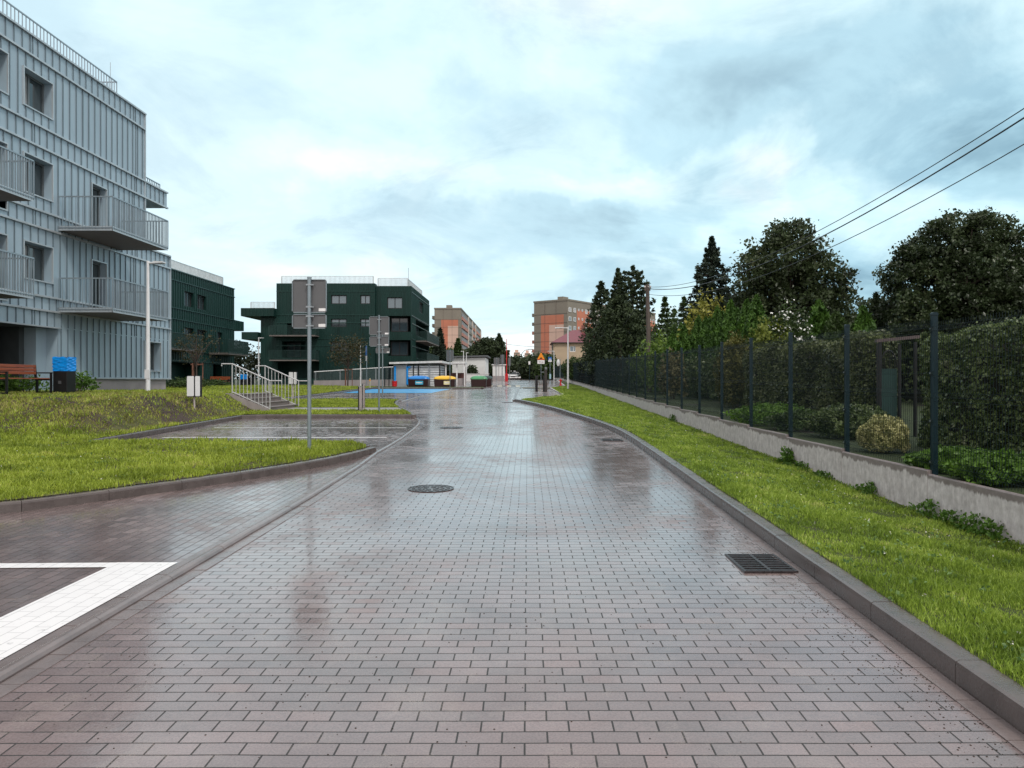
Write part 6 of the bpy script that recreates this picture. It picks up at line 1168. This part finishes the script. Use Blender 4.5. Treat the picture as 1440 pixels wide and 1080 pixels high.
# ---- parked cars
def car(label, x, y, paint, rz=0., L_=4.4, W=1.8, H=1.62):
    T = thing('parked_car', label, 'car', (x, y, pf(y)), rz, 'cars parked at the street end'); hw = W/2      # front looks along -Y
    pr = [(-.5, .32), (-.485, .62), (-.44, .80), (-.27, .96), (.40, 1.02), (.485, .92), (.5, .45), (.47, .28), (-.46, .24)]
    def loft(rows, nm, m, par, bev=0.):
        q = MB(); k = len(rows[0][1]); V = []; 
        for xx, pts in rows: V += [(xx, u, v) for u, v in pts]
        F = [tuple(range(k))[::-1], tuple((len(rows)-1)*k+i for i in range(k))]+[(j*k+i, j*k+(i+1) % k, (j+1)*k+(i+1) % k, (j+1)*k+i) for j in range(len(rows)-1) for i in range(k)]; q.add(V, F); return q.build(nm, m, par, bevel=bev)
    P1 = [(u*L_, v*H/1.62) for u, v in pr]; P0_ = [(u*L_*.955, (v-.6)*.93+.6) for u, v in P1]; P0_ = [(u*.955, .6+(v-.6)*.9) for u, v in P1]
    loft([(-hw, P0_), (-hw+.12, P1), (hw-.12, P1), (hw, P0_)], 'body', paint, T, .02)
    cb_ = [(-.25, .95), (-.10, 1.55), (.02, 1.62), (.30, 1.58), (.43, 1.0)]; A_ = [(u*L_, v*H/1.62) for u, v in cb_]; B_ = [(u*L_*.97+.02, v*H/1.62*.97 if v > 1.1 else v*H/1.62) for u, v in cb_]
    q = MB(); V = [(-hw+.1, u, v) if v < 1.1 else (-hw+.24, u, v) for u, v in A_]+[(hw-.1, u, v) if v < 1.1 else (hw-.24, u, v) for u, v in A_]; n = 5; q.add(V, [tuple(range(n))[::-1], tuple(range(n, 2*n))]+[(i, (i+1) % n, n+(i+1) % n, n+i) for i in range(n)]); q.build('windows', M_glass, T)
    q = MB(); q.add([(-hw+.22, A_[1][0], A_[1][1]+.0), (hw-.22, A_[1][0], A_[1][1]), (hw-.22, A_[3][0]+.05, A_[3][1]), (-hw+.22, A_[3][0]+.05, A_[3][1]), (-hw+.26, A_[1][0]+.1, A_[2][1]+.03), (hw-.26, A_[1][0]+.1, A_[2][1]+.03), (hw-.26, A_[3][0], A_[2][1]), (-hw+.26, A_[3][0], A_[2][1])], [(0, 3, 2, 1), (4, 5, 6, 7), (0, 1, 5, 4), (1, 2, 6, 5), (2, 3, 7, 6), (3, 0, 4, 7)]); q.build('roof', paint, T)
    for s_ in (-1, 1):
        q = MB(); q.add([(s_*(hw-.11), A_[0][0]-.03, A_[0][1]), (s_*(hw-.04), A_[0][0]-.03, A_[0][1]), (s_*(hw-.19), A_[1][0]-.03, A_[1][1]), (s_*(hw-.27), A_[1][0]-.03, A_[1][1]), (s_*(hw-.11), A_[0][0]+.07, A_[0][1]), (s_*(hw-.04), A_[0][0]+.07, A_[0][1]), (s_*(hw-.19), A_[1][0]+.07, A_[1][1]), (s_*(hw-.27), A_[1][0]+.07, A_[1][1])], [(0, 1, 2, 3), (7, 6, 5, 4), (0, 4, 5, 1), (1, 5, 6, 2), (2, 6, 7, 3), (3, 7, 4, 0)]); q.build('pillar', paint, T)
        for v in (-.32, .32):
            q = MB(); q.tube([(s_*(hw-.2), v*L_, .33), (s_*(hw+.01), v*L_, .33)], .33, 18); wh = q.build('wheel', M_black, T); q = MB(); q.tube([(s_*(hw+.005), v*L_, .33), (s_*(hw+.02), v*L_, .33)], .2, 14); q.build('rim', M_steel, wh)
        q = MB(); q.box(min(s_*(hw-.42), s_*(hw-.08)), max(s_*(hw-.42), s_*(hw-.08)), -.5*L_+.0, -.45*L_, .66, .80); q.build('headlight', M_glass2, T)
        q = MB(); q.box(min(s_*hw, s_*(hw+.16)), max(s_*hw, s_*(hw+.16)), -.22*L_, -.18*L_, .96, 1.1); q.build('wing_mirror', paint, T)
    q = MB(); q.box(-.45, .45, -.503*L_, -.47*L_, .56, .76); q.build('grille', M_black, T); q = MB(); q.box(-.26, .26, -.506*L_, -.5*L_, .42, .53); q.build('number_plate', M_white, T); return T
M_cw = mat('white_car_paint', (.75, .76, .76), .25, 0, .03, 1, coat=.5); M_cd = mat('silver_car_paint', (.28, .30, .31), .3, .5, .05, 1, coat=.5)
car('white car parked head-on beside the red barrier, nearest of the parked cars', px2x(720.3, 150), 151, M_cw, math.radians(6), 4.4, 1.82, 1.75)
car('white car parked just behind the nearest white one', px2x(725.2, 164), 166, M_cw, math.radians(6), 4.4, 1.8, 1.6)
car('silver dark-fronted car parked at the far street end', px2x(740.5, 188), 188, M_cd, math.radians(-14), 4.4, 1.78, 1.4)
# small stake, litter on the paving
T = thing('marker_stake', 'short pale wooden stake in the lawn by the blue bay', 'stake', (px2x(520.3, 58), 58, py2z(544, 58))); q = MB(); q.tube([(0, 0, -.1), (0, 0, .62), (0, 0, .66)], [.04, .04, .02], 6); q.build('stake', mat('pale_stake', (.45, .38, .2), .7), T); q = MB(); q.box(-.05, .05, -.045, -.041, .45, .55); q.build('mark', M_orange, T)
def grit():
    n = 2600; y = rng.uniform(2.6, 26, n)**1.0; y = 2.6+(y-2.6)*rng.random(n); x = np.where(rng.random(n) < .72, 2.27-np.abs(rng.normal(size=n))*.22, rng.uniform(-2.8, 2.2, n)); k = x > -2.8; x, y = x[k], y[k]; s = rng.uniform(.002, .006, len(x))*(1+.6*(rng.random(len(x)) > .96))
    B = np.stack([x, y, prof(y)+.001], 1); o = np.array([(1, .3, 0), (-.2, 1, 0), (-1, -.4, 0), (.3, -1, 0), (0, .1, .6)]); a = rng.random(len(x))*6.3; R = np.stack([np.stack([np.cos(a), -np.sin(a), 0*a], 1), np.stack([np.sin(a), np.cos(a), 0*a], 1), np.stack([0*a, 0*a, 1+0*a], 1)], 1)
    V = (B[:, None]+np.einsum('nij,kj->nki', R, o)*s[:, None, None]).reshape(-1, 3); i = np.arange(len(x))[:, None]*5; F = np.concatenate([i+[0, 1, 4], i+[1, 2, 4], i+[2, 3, 4], i+[3, 0, 4]])
    tag(mesh_np('road_grit', V, F, 3, mat('dark_grit', (.03, .025, .02), .8, 0, .6, 30)), 'tiny bits of dark grit and leaf litter on the wet paving', 'grit', kind='stuff')
grit()
